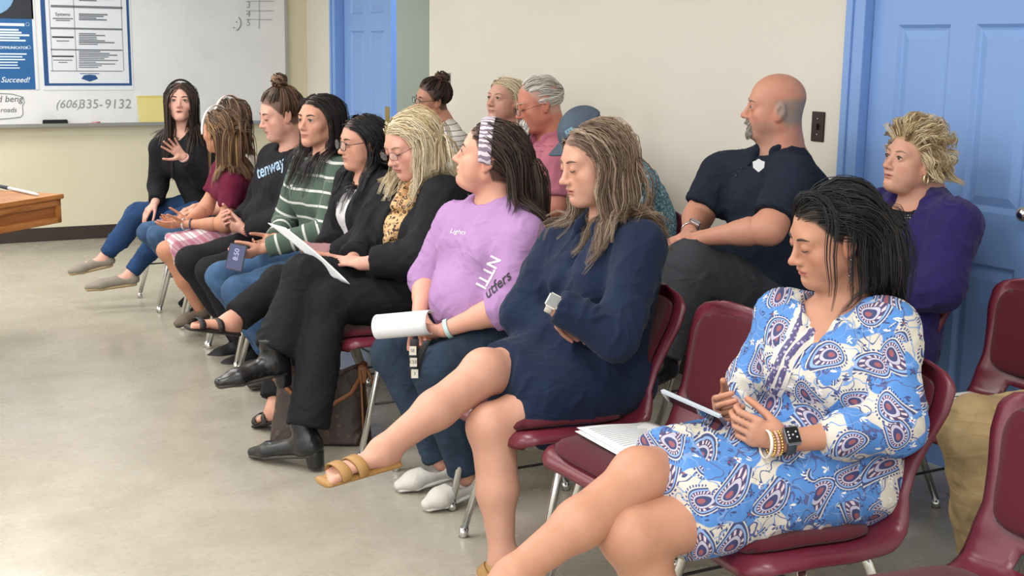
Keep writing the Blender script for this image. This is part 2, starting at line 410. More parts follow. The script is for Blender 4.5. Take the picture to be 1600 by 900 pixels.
class Person:
    def __init__(s, label, y0, x=2.03, sc=1.0, fat=1.0, skin='dca58c', hs=None, h=0.0042, floor=True, gender='f'):
        s.y0 = y0; s.sc = sc; s.fat = fat; s.h = h; s.skin = lin3(skin)*0.88; s.hs = hs or sc; s.g = gender
        s.root = empty('person', (x, y0, 0)); tag(s.root, label, 'person'); s.inv = np.array([x, y0, 0.0])
        s.bV = []; s.bF = []; s.bC = []; s.nb = 0
        s.j = {'pel': A3((x, y0, 0.545)) }
        s.tw = 0.0; s.cl = []; s.fk = float(np.clip(np.hypot(x, y0)/4.0, 1.0, 1.45))
    def J(s, a, b, dy=0.0): return J(a, b, s.y0+dy)
    def pose(s, neck, head, yaw=0, pitch=0, roll=0, tw=0, pel=None, shw=0.165, **kw):
        """neck/head are points; yaw turns towards the camera, pitch bows"""
        j = s.j
        if pel is not None: j['pel'] = A3(pel)
        j['nb'] = A3(neck); j['hc'] = A3(head); t = math.radians(tw); s.tw = t
        s.fd = np.array([-math.cos(t), -math.sin(t), 0]); s.rt = np.array([-math.sin(t), math.cos(t), 0])
        for sd_, sg in (('R', 1), ('L', -1)):
            j['sh'+sd_] = j['nb']+s.rt*sg*shw*s.sc-UP*0.052*s.sc
            j['hip'+sd_] = j['pel']+np.array([0, sg*0.088*s.sc, -0.01])
            j['kn'+sd_] = j['pel']+np.array([-0.43*s.sc, sg*0.10, -0.03])
            j['an'+sd_] = np.array([j['kn'+sd_][0]+0.02, j['kn'+sd_][1], 0.09])
            j['el'+sd_] = j['sh'+sd_]+np.array([-0.06, sg*0.05, -0.27])*s.sc
            j['wr'+sd_] = j['el'+sd_]+np.array([-0.23, -sg*0.10, -0.02])*s.sc
        for k, v in kw.items(): j[k] = A3(v)
        for sd_, sg in (('R', 1), ('L', -1)):
            if 'toe'+sd_ not in kw: j['toe'+sd_] = j['an'+sd_]+np.array([-0.17, sg*0.02, -0.07])*np.array([s.sc, 1, 1])
        a, p, r = map(math.radians, (yaw, pitch, roll))
        f = np.array([-math.cos(a)*math.cos(p), -math.sin(a)*math.cos(p), -math.sin(p)])
        rt = unit(np.cross(f, UP)); u = np.cross(rt, f)
        rt, u = rt*math.cos(r)+u*math.sin(r), u*math.cos(r)-rt*math.sin(r)
        s.M = np.stack([rt, f, u], 1); s.hc = j['hc']
        return s
    def loc(s, V): return (V-s.hc)@s.M/s.hs
    def glob(s, L): return np.asarray(L, float)@s.M.T*s.hs+s.hc
    # ----- skeleton shapes
    def torso(s, g=0.0, belly=0.0, bust=None, hipw=1.0, low=True):
        j = s.j; a = j['pel']; b = j['nb']; k = s.sc; ft = s.fat; bust = (0.9 if s.g == 'f' else 0.0) if bust is None else bust
        up = unit(b-a); ax = s.rt
        P = [a+np.array([0.0, 0, -0.015]), a+(b-a)*0.36-s.fd*0.012, a+(b-a)*0.70-s.fd*0.010, b-up*0.055*k-s.fd*0.012]
        W = [(0.176*hipw, 0.125), (0.142, 0.108), (0.150, 0.108), (0.105, 0.066)]
        W = [(w*k*(ft if i < 3 else 1)+g, d*k*(ft if i < 3 else 1)+g) for i, (w, d) in enumerate(W)]
        ps = [econe(P[i], P[i+1], W[i], W[i+1], (np.array([0, 1, 0]) if i == 0 else ax)) for i in range(3)]
        for sg in (1, -1):
            sh = j['shR' if sg > 0 else 'shL']; ps.append(cone(b-up*0.045*k-s.fd*0.01, sh, 0.052*k+g, 0.050*k*min(ft, 1.15)+g))
            if bust: ps.append(ell(a+(b-a)*0.60+s.fd*(0.075*k*ft)+ax*sg*0.068*k*ft, np.array([0.072, 0.068, 0.075])*k*ft*bust+g))
        if belly: ps.append(ell(a+(b-a)*0.24+s.fd*0.075*k*ft, np.array([0.13+belly, 0.145, 0.125+belly*0.4])*k*ft*0.9+g))
        return un(0.05, *ps)
    def armS(s, side, g=0.0, end=1.0, rs=1.0, rcuff=None, part='both'):
        """sleeve down to a share of the arm (1 = elbow, 2 = wrist)"""
        j = s.j; k = s.sc*min(s.fat, 1.35)**0.8*rs; a, b, c = j['sh'+side], j['el'+side], j['wr'+side]
        if end <= 1: e = a+(b-a)*end; return cone(a, e, 0.050*k+g, (rcuff or 0.046*k+g), flat_b=True)
        if part == 'up': return cone(a, b, 0.050*k+g, 0.042*k+g)
        e = b+(c-b)*(end-1); return un(0.03, cone(a, b, 0.050*k+g, 0.042*k+g), cone(b, e, 0.042*k+g, rcuff or (0.042-(end-1)*0.013)*k+g, flat_b=True))
    def legS(s, side, g=0.0, end=2.0, rs=1.0, rcuff=None, cut=True):
        j = s.j; k = s.sc*s.fat*rs; a, b, c = j['hip'+side], j['kn'+side], j['an'+side]
        if end <= 1: e = a+(b-a)*end; return cone(a, e, 0.088*k+g, (0.088-0.028*end)*k+g, flat_b=cut)
        e = b+(c-b)*(end-1); fl = rcuff or (0.054-(end-1)*0.016)*k+g
        ps = [cone(a, b, 0.088*k+g, 0.058*k+g), cone(b, e, 0.055*k+g, fl, flat_b=cut)]
        if rcuff is None or g < 0.012: ps.append(cone(b+(c-b)*0.15-unit(b-a)*0.012, b+(c-b)*0.55-unit(b-a)*0.008, 0.047*k+g, 0.040*k+g))
        return un(0.035, *ps)
    # ----- body pieces
    def add(s, sd, h=None, col=None, lo=None, hi=None):
        V, Q = surf(sd, (h or s.h)*(1+(s.fk-1)*0.5), lo, hi); C = np.tile(s.skin, (len(V), 1)) if col is None else col(V)
        s.bV.append(V); s.bF.append(Q+s.nb); s.bC.append(C); s.nb += len(V); return V, Q
    def head(s, face=None, hair='2a1d18', lips='b8635c', lipk=0.65, blush=0.25, goatee=None, brow=None, bald=False, front=0.066, temple=0.0, nape=-0.062, iris='4a3222', gaze=(0, 0), neckr=0.052, lash=1.0, stub=None, scal=(1, 1, 1), browk=1.0, fine=None, scalp=0.85):
        fk = dict(face or {}); hl = head_local(fk); s.front = (front, temple, nape); s.hl = hl; eo = fk.get('eo', 1.0)
        M, hc, hs = s.M, s.hc, s.hs
        ca = s.glob(np.array([[-0.1, -0.125, -0.14], [0.1, 0.125, 0.13], [0.1, -0.125, -0.14], [-0.1, 0.125, 0.13], [0.1, 0.125, -0.14], [-0.1, -0.125, 0.13], [0.1, -0.125, 0.13], [-0.1, 0.125, -0.14]]))
        hd = Sd(lambda P: hl((P-hc)@M/hs)*hs, ca.min(0), ca.max(0))
        nk0 = s.glob([(0, -0.028, -0.035)])[0]; nb = s.j['nb']
        nr = neckr*s.sc
        nk = un(0.04, cone(nk0, nb-s.fd*0.012, nr*0.98, nr*1.08), cone(nb-s.fd*0.012, nb-s.fd*0.03-UP*0.05, nr*1.08, nr*1.5))
        tor = infl(s.torso(), -0.004)
        bd = un(0.028, hd, nk); bd = un(0.03, bd, tor)
        lo = ca.min(0); hi = ca.max(0); lo[2] = min(lo[2], nb[2]-0.20); lo[:2] = np.minimum(lo[:2], nb[:2]-0.2); hi[:2] = np.maximum(hi[:2], nb[:2]+0.2)
        hcol, lc, sk = lin3(hair), lin3(lips), s.skin
        def col(V):
            L = s.loc(V); C = np.tile(sk, (len(V), 1)); x, y, z = L.T; x = np.abs(x)
            def mixc(C, c, m): return C*(1-m[:, None])+np.asarray(c)[None]*m[:, None]
            red = sk*np.array([1.0, 0.62, 0.58])
            m = np.exp(-(((x-0.043)/0.018)**2+((y-0.055)/0.03)**2+((z+0.033)/0.019)**2))+0.8*np.exp(-((x/0.014)**2+((y-0.108)/0.014)**2+((z+0.034)/0.014)**2)); C = mixc(C, red, blush*np.clip(m, 0, 1))
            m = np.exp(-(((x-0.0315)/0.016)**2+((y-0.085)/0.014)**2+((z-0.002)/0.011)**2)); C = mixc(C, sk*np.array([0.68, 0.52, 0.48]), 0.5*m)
            C = mixc(C, sk*np.array([1.0, 0.75, 0.7]), 0.5*np.exp(-(((x-0.078)/0.012)**2+((y+0.012)/0.03)**2)))
            w = np.where(z > -0.0645, 0.0068*(1-0.25*np.exp(-(x/0.006)**2)), 0.0090); e = (x/0.0235)**2+((z+0.0645)/w)**2
            C = mixc(C, lc, lipk*sstep(1.15-e, 0, 0.35)*(y > 0.06))
            C = mixc(C, lc*0.25, 0.85*np.exp(-((z+0.0645)/0.0017)**2)*(x < 0.022)*(y > 0.07))
            if fk.get('mouth'): C = mixc(C, (0.05, 0.012, 0.012), sstep(1-((x/0.017)**2+((z+0.066)/0.0045)**2), 0, 0.4)*(y > 0.065))
            if stub is not None: C = mixc(C, lin3(stub[0]), stub[1]*sstep(-z, 0.03, 0.06)*sstep(y, -0.02, 0.02)*(1-np.exp(-(((x-0.035)/0.02)**2+((z+0.03)/0.025)**2))))
            if not bald:
                k = hairline(L, front, temple, nape); C = mixc(C, hcol*0.8, scalp*sstep(k, -0.004, 0.008)*(np.abs(x) < 0.0775))
            elif bald == 'fringe':
                k = hairline(L, 0.2, temple, nape)*(y < 0.02); C = mixc(C, hcol, 0.85*sstep(k, -0.01, 0.02)*sstep(0.045-z, 0, 0.03)*sstep(0.02-y, 0, 0.03))
            return C
        s.add(bd, fine or s.h, col, lo, hi)
        # eyes, lashes, brows
        for sx in (-1, 1):
            V = []; n1, n2 = 18, 12
            g = unit((math.sin(math.radians(gaze[0])), math.cos(math.radians(gaze[0]))*math.cos(math.radians(gaze[1])), math.sin(math.radians(gaze[1]))))
            mb = MB(); mb.sphere((0, 0, 0), 1, n1, n2); U = np.array(mb.v)
            ax = unit(np.cross((0, 0, 1), g)); an = math.acos(np.clip(g[2], -1, 1)); R = np.array(Matrix.Rotation(an, 3, Vector(ax)))
            an2 = np.arccos(np.clip(U[:, 2], -1, 1)); C = np.where((an2 < 0.24)[:, None], np.array([0.01, 0.008, 0.008]), np.where((an2 < 0.55)[:, None], lin3(iris), lin3('cfc6c0')))
            Vv = (U@R.T)*0.0128+np.array([sx*0.0315, 0.0735, 0.001])
            if eo > 0.02:
                o = link('eye', mesh_np('eye', s.glob(Vv)-s.inv, [np.array(mb.q), np.array(mb.t)], C), EYE, s.root)
        def fy(x, z):
            ys = np.linspace(0.135, 0.02, 116); d = hl(np.stack([np.full(116, x), ys, np.full(116, z)], 1)); i = np.argmax(d < 0); return ys[i]
        mb = MB()
        for sx in (-1, 1):
            pts = []
            for a in np.linspace(-1, 1, 9):
                zz = 0.001+(0.0058*eo*(1-a*a) if eo > 0.3 else -0.0045-0.003*(1-a*a)+0.004*abs(a)*0)
                xx = 0.0315+0.0135*a; pts.append((sx*xx, fy(sx*xx, zz+(0.0012 if eo > 0.3 else 0))+0.0012, zz))
            mb = MB(); mb.tube(s.glob(pts)-s.inv, [0.0005*hs*lash]+[0.0015*hs*lash]*7+[0.0009*hs*lash], 5); mb.build('eyelash', DARK, s.root, True)
        bm_ = plain('brow_'+(brow or hair), brow or hair, 0.7)
        for sx in (-1, 1):
            pts = []; mb = MB()
            for a in np.linspace(0, 1, 8):
                xx = 0.013+0.038*a; zz = 0.0185+0.0075*math.sin(a*2.3)-0.004*a; pts.append((sx*xx, fy(sx*xx, zz)+0.0004, zz))
            mb.tube(s.glob(pts)-s.inv, [x*hs*browk for x in (0.0018, 0.0031, 0.0034, 0.0033, 0.003, 0.0024, 0.0017, 0.0007)], 6); mb.build('eyebrow', bm_, s.root, True)
        if goatee:
            s.strands(goatee_roots(s, 300, goatee[1]), lambda L: np.tile([0, 0.75, -0.9], (len(L), 1)), goatee[2], [(goatee[0], 1)], name='beard', r=0.0011, kids=4, spread=0.003, vol=(0.0, 0.001), seg=3, grav=0.3, stick=0)
    def hand(s, side, d, n, curl=(0.35, 0.45, 0.3), thumb=(0.6, 0.35), spread=0.0, sc=0.95, arm=True, from_el=0.25, fore=1.0, curls=None, h=0.0036, sleeve_r=None):
        j = s.j; k = sc*s.sc; w = j['wr'+side]; d = unit(d); n = A3(n); n = unit(n-d*(n@d)); t = np.cross(d, n) if side == 'R' else np.cross(n, d)
        ps = [econe(w+d*0.012*k, w+d*0.072*k, (0.026*k, 0.0165*k), (0.036*k, 0.0125*k), t)]
        ps.append(ell(w+d*0.035*k+t*0.022*k+n*0.008*k, np.array([0.018, 0.018, 0.018])*k))
        fin = []
        Ls = [(0.043, 0.026, 0.021), (0.047, 0.030, 0.022), (0.043, 0.027, 0.021), (0.034, 0.020, 0.019)]
        for i in range(4):
            cu = curls[i] if curls else curl
            b = w+d*(0.080-0.004*abs(i-1))*k+t*(0.0285-0.0190*i)*k; sp = spread*(1.5-i)/1.5
            dd = unit(d*math.cos(sp)+t*math.sin(sp)); a = 0.0; r0 = (0.0087 if i < 3 else 0.0077)*k
            p = b-dd*0.008*k
            for q in range(3):
                a += cu[q]; di = dd*math.cos(a)+n*math.sin(a); e = p+di*(Ls[i][q]+(0.008 if q == 0 else 0))*k
                fin.append(cone(p, e, r0*(1-0.07*q), r0*(0.95-0.09*q))); p = e
        tb = w+d*0.022*k+t*0.026*k+n*0.006*k; td = unit(d*math.cos(thumb[0])*1.0+t*math.sin(thumb[0])+n*thumb[1]); p = tb
        td2 = unit(td*0.8+d*0.45+n*0.1)
        for q, (L, di, r) in enumerate(((0.044, td, 0.0115), (0.032, unit(td+td2), 0.0098), (0.026, td2, 0.0088))):
            e = p+di*L*k; fin.append(cone(p, e, r*k, r*0.88*k)); p = e
        f = un(0.010*k, *ps)
        if arm:
            e = j['el'+side]; a0 = e+(w-e)*from_el; fa = s.sc*min(s.fat, 1.3)**0.6*fore
            f = un(0.018, f, cone(a0, w, (0.041-0.012*from_el)*fa, 0.0235*fa*0.98), cone(e+(w-e)*max(from_el, 0.02), e+(w-e)*0.45, 0.040*fa, 0.034*fa) if from_el < 0.4 else None)
        fs = [un(0.0065*k, f, x) for x in [un(0.0, *fin)]]
        def col(V):
            C = np.tile(s.skin, (len(V), 1)); m = np.zeros(len(V))
            for i in range(2, len(fin), 3): m = np.maximum(m, sstep(-fin[i](V), -0.004, 0.002))
            return C*(1-0.35*m[:, None])+0.35*m[:, None]*(s.skin*np.array([1, 0.68, 0.64]))[None]
        s.add(fs[0], h, col); s.j['hand'+side] = w+d*0.06*k
        return t
    def upperarm(s, side, a=0.4, fore=1.0, b=0.35, h=0.0055):
        """bare arm from the sleeve past the elbow"""
        j = s.j; k = s.sc*min(s.fat, 1.35)**0.8*fore; sh, el_, wr = j['sh'+side], j['el'+side], j['wr'+side]
        fa = s.sc*min(s.fat, 1.3)**0.6*fore
        s.add(un(0.05, cone(sh+(el_-sh)*a, el_+(el_-sh)*0.02, 0.046*k, 0.038*k), cone(el_, el_+(wr-el_)*max(b, 0.45), 0.038*fa, 0.034*fa)), h)
    def bareleg(s, side, a=0.5, foot=True, h=0.006, rs=1.0, ank=0.034):
        j = s.j; k = s.sc*s.fat*rs; hp, kn, an, to = j['hip'+side], j['kn'+side], j['an'+side], j['toe'+side]
        th = unit(kn-hp); bk = unit(-th+np.array([0, 0, 0.0]))
        ps = [cone(hp+(kn-hp)*a, kn, (0.088-0.028*a)*k, 0.057*k), cone(kn, kn+(an-kn)*0.5, 0.054*k, 0.048*k), cone(kn+(an-kn)*0.5, an, 0.047*k, ank*s.sc),
              cone(kn+(an-kn)*0.18+bk*0.016, kn+(an-kn)*0.48+bk*0.016, 0.040*k, 0.036*k), ell(kn+unit(kn-(hp+an)/2)*0.012, np.array([0.046, 0.046, 0.046])*k)]
        f = un(0.03, *ps)
        if foot:
            d = unit(to-an); ball = an+(to-an)*0.72; up = UP-d*(UP@d); up = unit(up); lat = np.cross(d, up); sg = 1 if side == 'L' else -1   # big toe on the inner side
            f = un(0.03, f, cone(an-d*0.02-up*0.03, an, 0.026, 0.03), econe(an+d*0.02-up*0.015, ball-up*0.004, (0.030, 0.028), (0.037, 0.014), lat))
            toes = [cone(ball+lat*sg*(0.027-0.0135*i)-up*0.006, ball+lat*sg*(0.029-0.0150*i)+d*(0.056-0.008*abs(i-0.5))-up*0.010, 0.011 if i else 0.013, 0.0072 if i else 0.0105) for i in range(5)]
            f = un(0.006, f, un(0.0, *toes))
            V, Q = s.add(f, h*0.8 if h < 0.0055 else h*0.7)
        else: s.add(f, h)
    # ----- clothes
    def cloth(s, name, sd, m, h=0.007, amp=0.004, wl=0.07, seed=1, along=None, sm=2, label=None):
        V, Q = surf(sd, h*s.fk*1.05); V = smooth(V, Q, sm); s.cl.append(sd)
        at = {'along': along(V)} if along else None
        if amp: V = folds(V, Q, amp, seed, wl)
        o = link(name, mesh_np(name, V-s.inv, Q, attrs=at), m, s.root)
        if label: o['label'] = label
        return o
    def part(s, mb, name, m, sm=True, label=None, parent=None):
        mb.v = [tuple(np.asarray(p)-s.inv) for p in mb.v]; o = mb.build(name, m, parent or s.root, sm)
        if label: o['label'] = label
        return o
    def shoe(s, side, m, sole=None, kind='flat', w=0.040, ln=None, top=0.055, heel=0.0, name='shoe'):
        j = s.j; an, to = j['an'+side], j['toe'+side]; d = unit(to-an); 
        d = unit((to-an)*np.array([1, 1, 1.0])); up = unit(UP-d*(UP@d)); lat = np.cross(d, up); k = s.sc
        hl_ = an-d*0.035*k-up*0.055*k; tp = to-up*0.012; ball = hl_+(tp-hl_)*0.68
        f = un(0.03, ell(hl_+up*0.02+d*0.02, (0.037*k,)*3), econe(hl_+d*0.03+up*0.032, ball+up*0.016, (0.038*k, 0.044*k), (w*1.06*k, 0.028*k), lat), econe(ball+up*0.014, tp-d*0.02+up*0.010, (w*1.06*k, 0.027*k), (w*0.66*k, 0.017*k), lat))
        if kind in ('boot', 'high'): f = un(0.03, f, cone(hl_+up*0.03+d*0.035, hl_+up*(0.07+top)*1.0+d*0.03, 0.041*k, 0.045*k, flat_b=True))
        else: f = sub(f, ell(hl_+d*0.055*k+up*(0.075), np.array([0.05, 0.05, 0.045])*k), 0.01)
        base = hl_-up*0.004
        f = clip(f, base+up*0.004, -up)
        ps = s.cloth(name, f, m, h=0.005, amp=0.0012, wl=0.04, seed=3)
        so = un(0.01, econe(base+d*0.015, ball-up*0.004, (0.036*k, 0.013), (w*1.05*k, 0.012), lat), econe(ball-up*0.004, tp-d*0.018-up*0.002, (w*1.05*k, 0.012), (w*0.66*k, 0.011), lat))
        V, Q = surf(so, 0.005*s.fk); link('sole', mesh_np('sole', V-s.inv, Q), sole or DARK, ps)
        if heel:
            V, Q = surf(cone(base+d*0.015+up*0.005, base+d*0.015-(UP*0.7+up*0.3)*heel, 0.034*k, 0.029*k, flat_b=True), 0.005*s.fk); link('heel', mesh_np('heel', V-s.inv, Q), m, ps)
        return ps
    def body(s):
        inner = un(0.03, s.torso(-0.012), *[s.armS(d, -0.009, 2.02) for d in 'RL'], *[s.legS(d, -0.010, 2.0, cut=False) for d in 'RL'])
        Vi, Qi = surf(inner, 0.017)                                    # coarse core under the clothes that ties the visible skin together
        V, F, C = np.concatenate(s.bV), np.concatenate(s.bF), np.concatenate(s.bC)
        hid = np.zeros(len(V), bool)
        for g in s.cl: hid |= ev(g, V) < -0.014                      # skin deep under clothing is not built
        F = F[~hid[F].all(1)]; use = np.unique(F); mp = np.full(len(V), -1); mp[use] = np.arange(len(use))
        V = np.concatenate([V[use], Vi]); F = np.concatenate([mp[F], Qi+len(use)]); C = np.concatenate([C[use], np.tile(s.skin, (len(Vi), 1))])
        return link('body', mesh_np('body', V-s.inv, F, C), SKIN, s.root)
    def glasses(s, c='241a17', w=0.0245, hgt=0.017, r=0.0014, y=0.101, z=-0.004, half=False):
        mb = MB(); lens = MB()
        for sx in (-1, 1):
            pts = []
            for a in np.linspace(0, 2*math.pi, 25)[:-1]:
                ca, sa = math.cos(a), math.sin(a); q = 0.75
                px = math.copysign(abs(ca)**q, ca)*w; pz = math.copysign(abs(sa)**q, sa)*hgt
                pts.append((sx*0.0325+px, y-0.16*abs(0.0325+sx*px)**1.0*0.55+0.004, z+pz))
            P = s.glob(pts); mb.tube(P, r*s.hs, 6, closed=True)
            lens.add(list(P)+[P.mean(0)], [], [(i, (i+1) % 24, 24) for i in range(24)])
            mb.tube(s.glob([(sx*(0.0325+w), y-0.006, z+0.006), (sx*0.0745, y-0.02, z+0.008), (sx*0.080, 0.03, z+0.010), (sx*0.081, -0.010, z+0.008), (sx*0.080, -0.030, z-0.012)]), r*0.9*s.hs, 6)
        mb.tube(s.glob([(-0.0325+w, y, z+0.004), (0, y+0.008, z+0.008), (0.0325-w, y, z+0.004)]), r*s.hs, 6)
        o = s.part(mb, 'glasses', plain('frame_'+c, c, 0.3)); s.part(lens, 'lens', LENS, parent=o)
    # ----- hair
    def strands(s, roots, d0, length, pal, name='hair', r=0.0022, kids=8, spread=0.008, vol=(0.002, 0.014), seg=12, grav=0.35, back=0.0, wave=0.0, wl=0.09, stick=3, coll=None, target=None, seed=5, taper=0.3, jit=0.12, backsteps=5, lenvar=0.15, curl=0.0):
        R = np.random.default_rng(seed); Lr = roots; n = len(Lr)
        D = d0(Lr)+R.normal(size=(n, 3))*jit*0.5; D /= np.linalg.norm(D, axis=1, keepdims=True)+1e-9
        Mt = s.M.T; p = s.glob(Lr); d = D@Mt; hs, hc, M = s.hs, s.hc, s.M
        simple = un(0.01, ell((0, -0.013, 0.030), (0.0745, 0.097, 0.083)), ell((0, 0.024, -0.032), (0.0615, 0.060, 0.082)), ell((0, 0.085, -0.02), (0.02, 0.02, 0.04)))
        def cd_(P):
            e = simple((P-hc)@M/hs)*hs
            return np.minimum(e, coll(P)) if coll is not None else e
        def grad(P):
            e = 0.003; return np.stack([cd_(P+np.eye(3)[i]*e)-cd_(P-np.eye(3)[i]*e) for i in range(3)], 1)/(2*e)
        off = R.uniform(vol[0], vol[1], n); lens = length*(1+R.uniform(-lenvar, lenvar, n)); ds = lens/seg/2
        bkv = back(Lr) if callable(back) else np.full(n, float(back))
        path = [p.copy()]; bk = (np.array([0, -1, 0.0])@Mt)
        for i in range(seg*2):
            g = grav*min(1.0, 0.25+0.75*max(0, i-1)/max(1, stick*2))
            dd = d+g*np.array([0, 0, -1.0])*(ds/0.012)[:, None]+(bk[None]*bkv[:, None] if i < backsteps else 0)
            if target is not None: dd = dd+(target-p)/(np.linalg.norm(target-p, axis=1, keepdims=True)+1e-6)*0.5
            dd += R.normal(size=(n, 3))*jit*0.25
            dd /= np.linalg.norm(dd, axis=1, keepdims=True)+1e-9; q = p+dd*ds[:, None]
            o = off*min(1, (i+1)/4); e = cd_(q)-o; G = grad(q); G /= np.linalg.norm(G, axis=1, keepdims=True)+1e-9
            push = np.where(e < 0, -e, np.where(i < stick*2, -e*0.6, 0)); push = np.clip(push, -0.02, 0.03)
            q = q+G*push[:, None]; d = q-p; d /= np.linalg.norm(d, axis=1, keepdims=True)+1e-9; p = q
            if i % 2: path.append(p.copy())
        path = np.stack(path, 1)                                                       # n, seg+1, 3
        T = np.gradient(path, axis=1); T /= np.linalg.norm(T, axis=2, keepdims=True)+1e-9
        ref = unit(c_f); X = np.cross(T, ref); X /= np.linalg.norm(X, axis=2, keepdims=True)+1e-9; Yv = np.cross(T, X)
        t = np.linspace(0, 1, seg+1)
        if wave:
            ph = R.uniform(0, 0.6, n)+np.arctan2(Lr[:, 1], Lr[:, 0])*0.8; sL = t[None]*lens[:, None]; rmp = np.clip((t-0.2)*1.8, 0, 1)
            wv = wave*np.sin(2*math.pi*sL/wl+ph[:, None])*rmp[None]; path = path+X*wv[..., None]+Yv*(wave*0.6*np.cos(2*math.pi*sL/wl+ph[:, None])*rmp[None])[..., None]
        # clump children round each guide
        kids = max(3, int(round(kids/s.fk**0.8))); r = r*s.fk**0.5
        nk = kids; ang = R.uniform(0, 2*math.pi, (n, nk)); rad = spread*np.sqrt(R.uniform(0, 1, (n, nk)))
        pr = (0.75+0.5*np.sin(t*math.pi))*(1-taper*t*t)
        K = path[:, None]+(X[:, None]*(np.cos(ang)*rad)[:, :, None, None]+Yv[:, None]*(np.sin(ang)*rad)[:, :, None, None])*pr[None, None, :, None]
        K = K.reshape(n*nk, seg+1, 3); X2 = np.repeat(X, nk, 0); Y2 = np.repeat(Yv, nk, 0)
        rr = r*(1-0.8*t**3)[None, :, None]*R.uniform(0.7, 1.3, (n*nk, 1, 1))
        ring = np.stack([K+rr*(math.cos(a)*X2+math.sin(a)*Y2) for a in (0.5, 2.6, 4.7)], 2)     # N, seg+1, 3 sides, 3
        N = n*nk; V = ring.reshape(-1, 3); b = (np.arange(N)*(seg+1)*3)[:, None, None]; i = (np.arange(seg)*3)[None, :, None]; k = np.arange(3)[None, None, :]; k2 = (k+1) % 3
        Q = np.stack([b+i+k, b+i+k2, b+i+3+k2, b+i+3+k], -1).reshape(-1, 4)
        cs = np.array([lin3(c) for c, _ in pal]); ws = np.array([w for _, w in pal], float); ws /= ws.sum()
        gi = R.choice(len(pal), n, p=ws); ci = np.where(R.uniform(size=(n, nk)) < 0.65, gi[:, None], R.choice(len(pal), (n, nk), p=ws)).reshape(-1)
        c = cs[ci]*R.uniform(0.8, 1.2, (N, 1)); C = np.repeat(c, (seg+1)*3, 0)
        return link(name, mesh_np(name, V-s.inv, Q, C), HAIR, s.root)
    def roots(s, n, cond=None, seed=2):
        R = np.random.default_rng(seed); out = []
        f, t, np_ = s.front
        while len(out) < n:
            d = R.normal(size=3); d /= np.linalg.norm(d); L = np.array([0, -0.013, 0.030])+d*np.array([0.074, 0.0965, 0.0825])
            if hairline(L[None], f, t, np_)[0] > 0 and (cond is None or cond(L)): out.append(L)
        return np.array(out)
def goatee_roots(s, n, kind):
    R = np.random.default_rng(4); out = []; tries = 0
    while len(out) < n and tries < 40000:
        tries += 1
        x = R.uniform(-0.034, 0.034); z = R.uniform(-0.112, -0.046)
        a = (x/0.033)**2+((z+0.076)/0.036)**2; b = (x/0.024)**2+((z+0.067)/0.013)**2
        if a < 1 and b > 1:
            if kind == 'chin' and z > -0.075 and abs(x) < 0.02: continue
            ys = np.linspace(0.12, 0.02, 60); dd = s.hl(np.stack([np.full(60, x), ys, np.full(60, z)], 1)); out.append((x, ys[np.argmax(dd < 0)], z))
    return np.array(out)
def d_part(part=0.0, down=0.15, back=0.3):
    def f(L):
        sg = np.where(L[:, 0] >= part, 1.0, -1.0); return np.stack([sg, np.full(len(L), -back), np.full(len(L), -down)], 1)
    return f
def d_to(pt):
    return lambda L: (np.array(pt)[None]-L)/(np.linalg.norm(np.array(pt)[None]-L, axis=1, keepdims=True)+1e-9)
def bun(s, c, r, pal, seed=3, n=34):
    """coil of hair: loops of strands round a centre (head axes)"""
    R = np.random.default_rng(seed); mb = MB(); cols = []
    cs = [lin3(q) for q, _ in pal]
    for i in range(n):
        a = unit(R.normal(size=3)+np.array([0, 0, 1.2])); e = unit(np.cross(a, R.normal(size=3))); g = np.cross(a, e); rr = r*R.uniform(0.55, 1.0); ph = R.uniform(0, 6)
        pts = [c+a*R.uniform(-0.3, 0.3)*r+rr*(math.cos(t+ph)*e+math.sin(t+ph)*g)+R.normal(size=3)*r*0.04 for t in np.linspace(0, 4.4, 16)]
        k = len(mb.v); mb.tube(s.glob(pts), 0.0042*s.hs, 5); cols.append(np.tile(cs[R.integers(len(cs))]*R.uniform(0.8, 1.2), (len(mb.v)-k, 1)))
    k = len(mb.v); mb.sphere(s.glob([c])[0], r*0.72*s.hs, 14, 10); cols.append(np.tile(cs[0]*0.7, (len(mb.v)-k, 1)))
    V = np.array(mb.v)-s.inv
    return link('hair_bun', mesh_np('hair_bun', V, [np.array(mb.q), np.array(mb.t)], np.concatenate(cols)), HAIR, s.root)
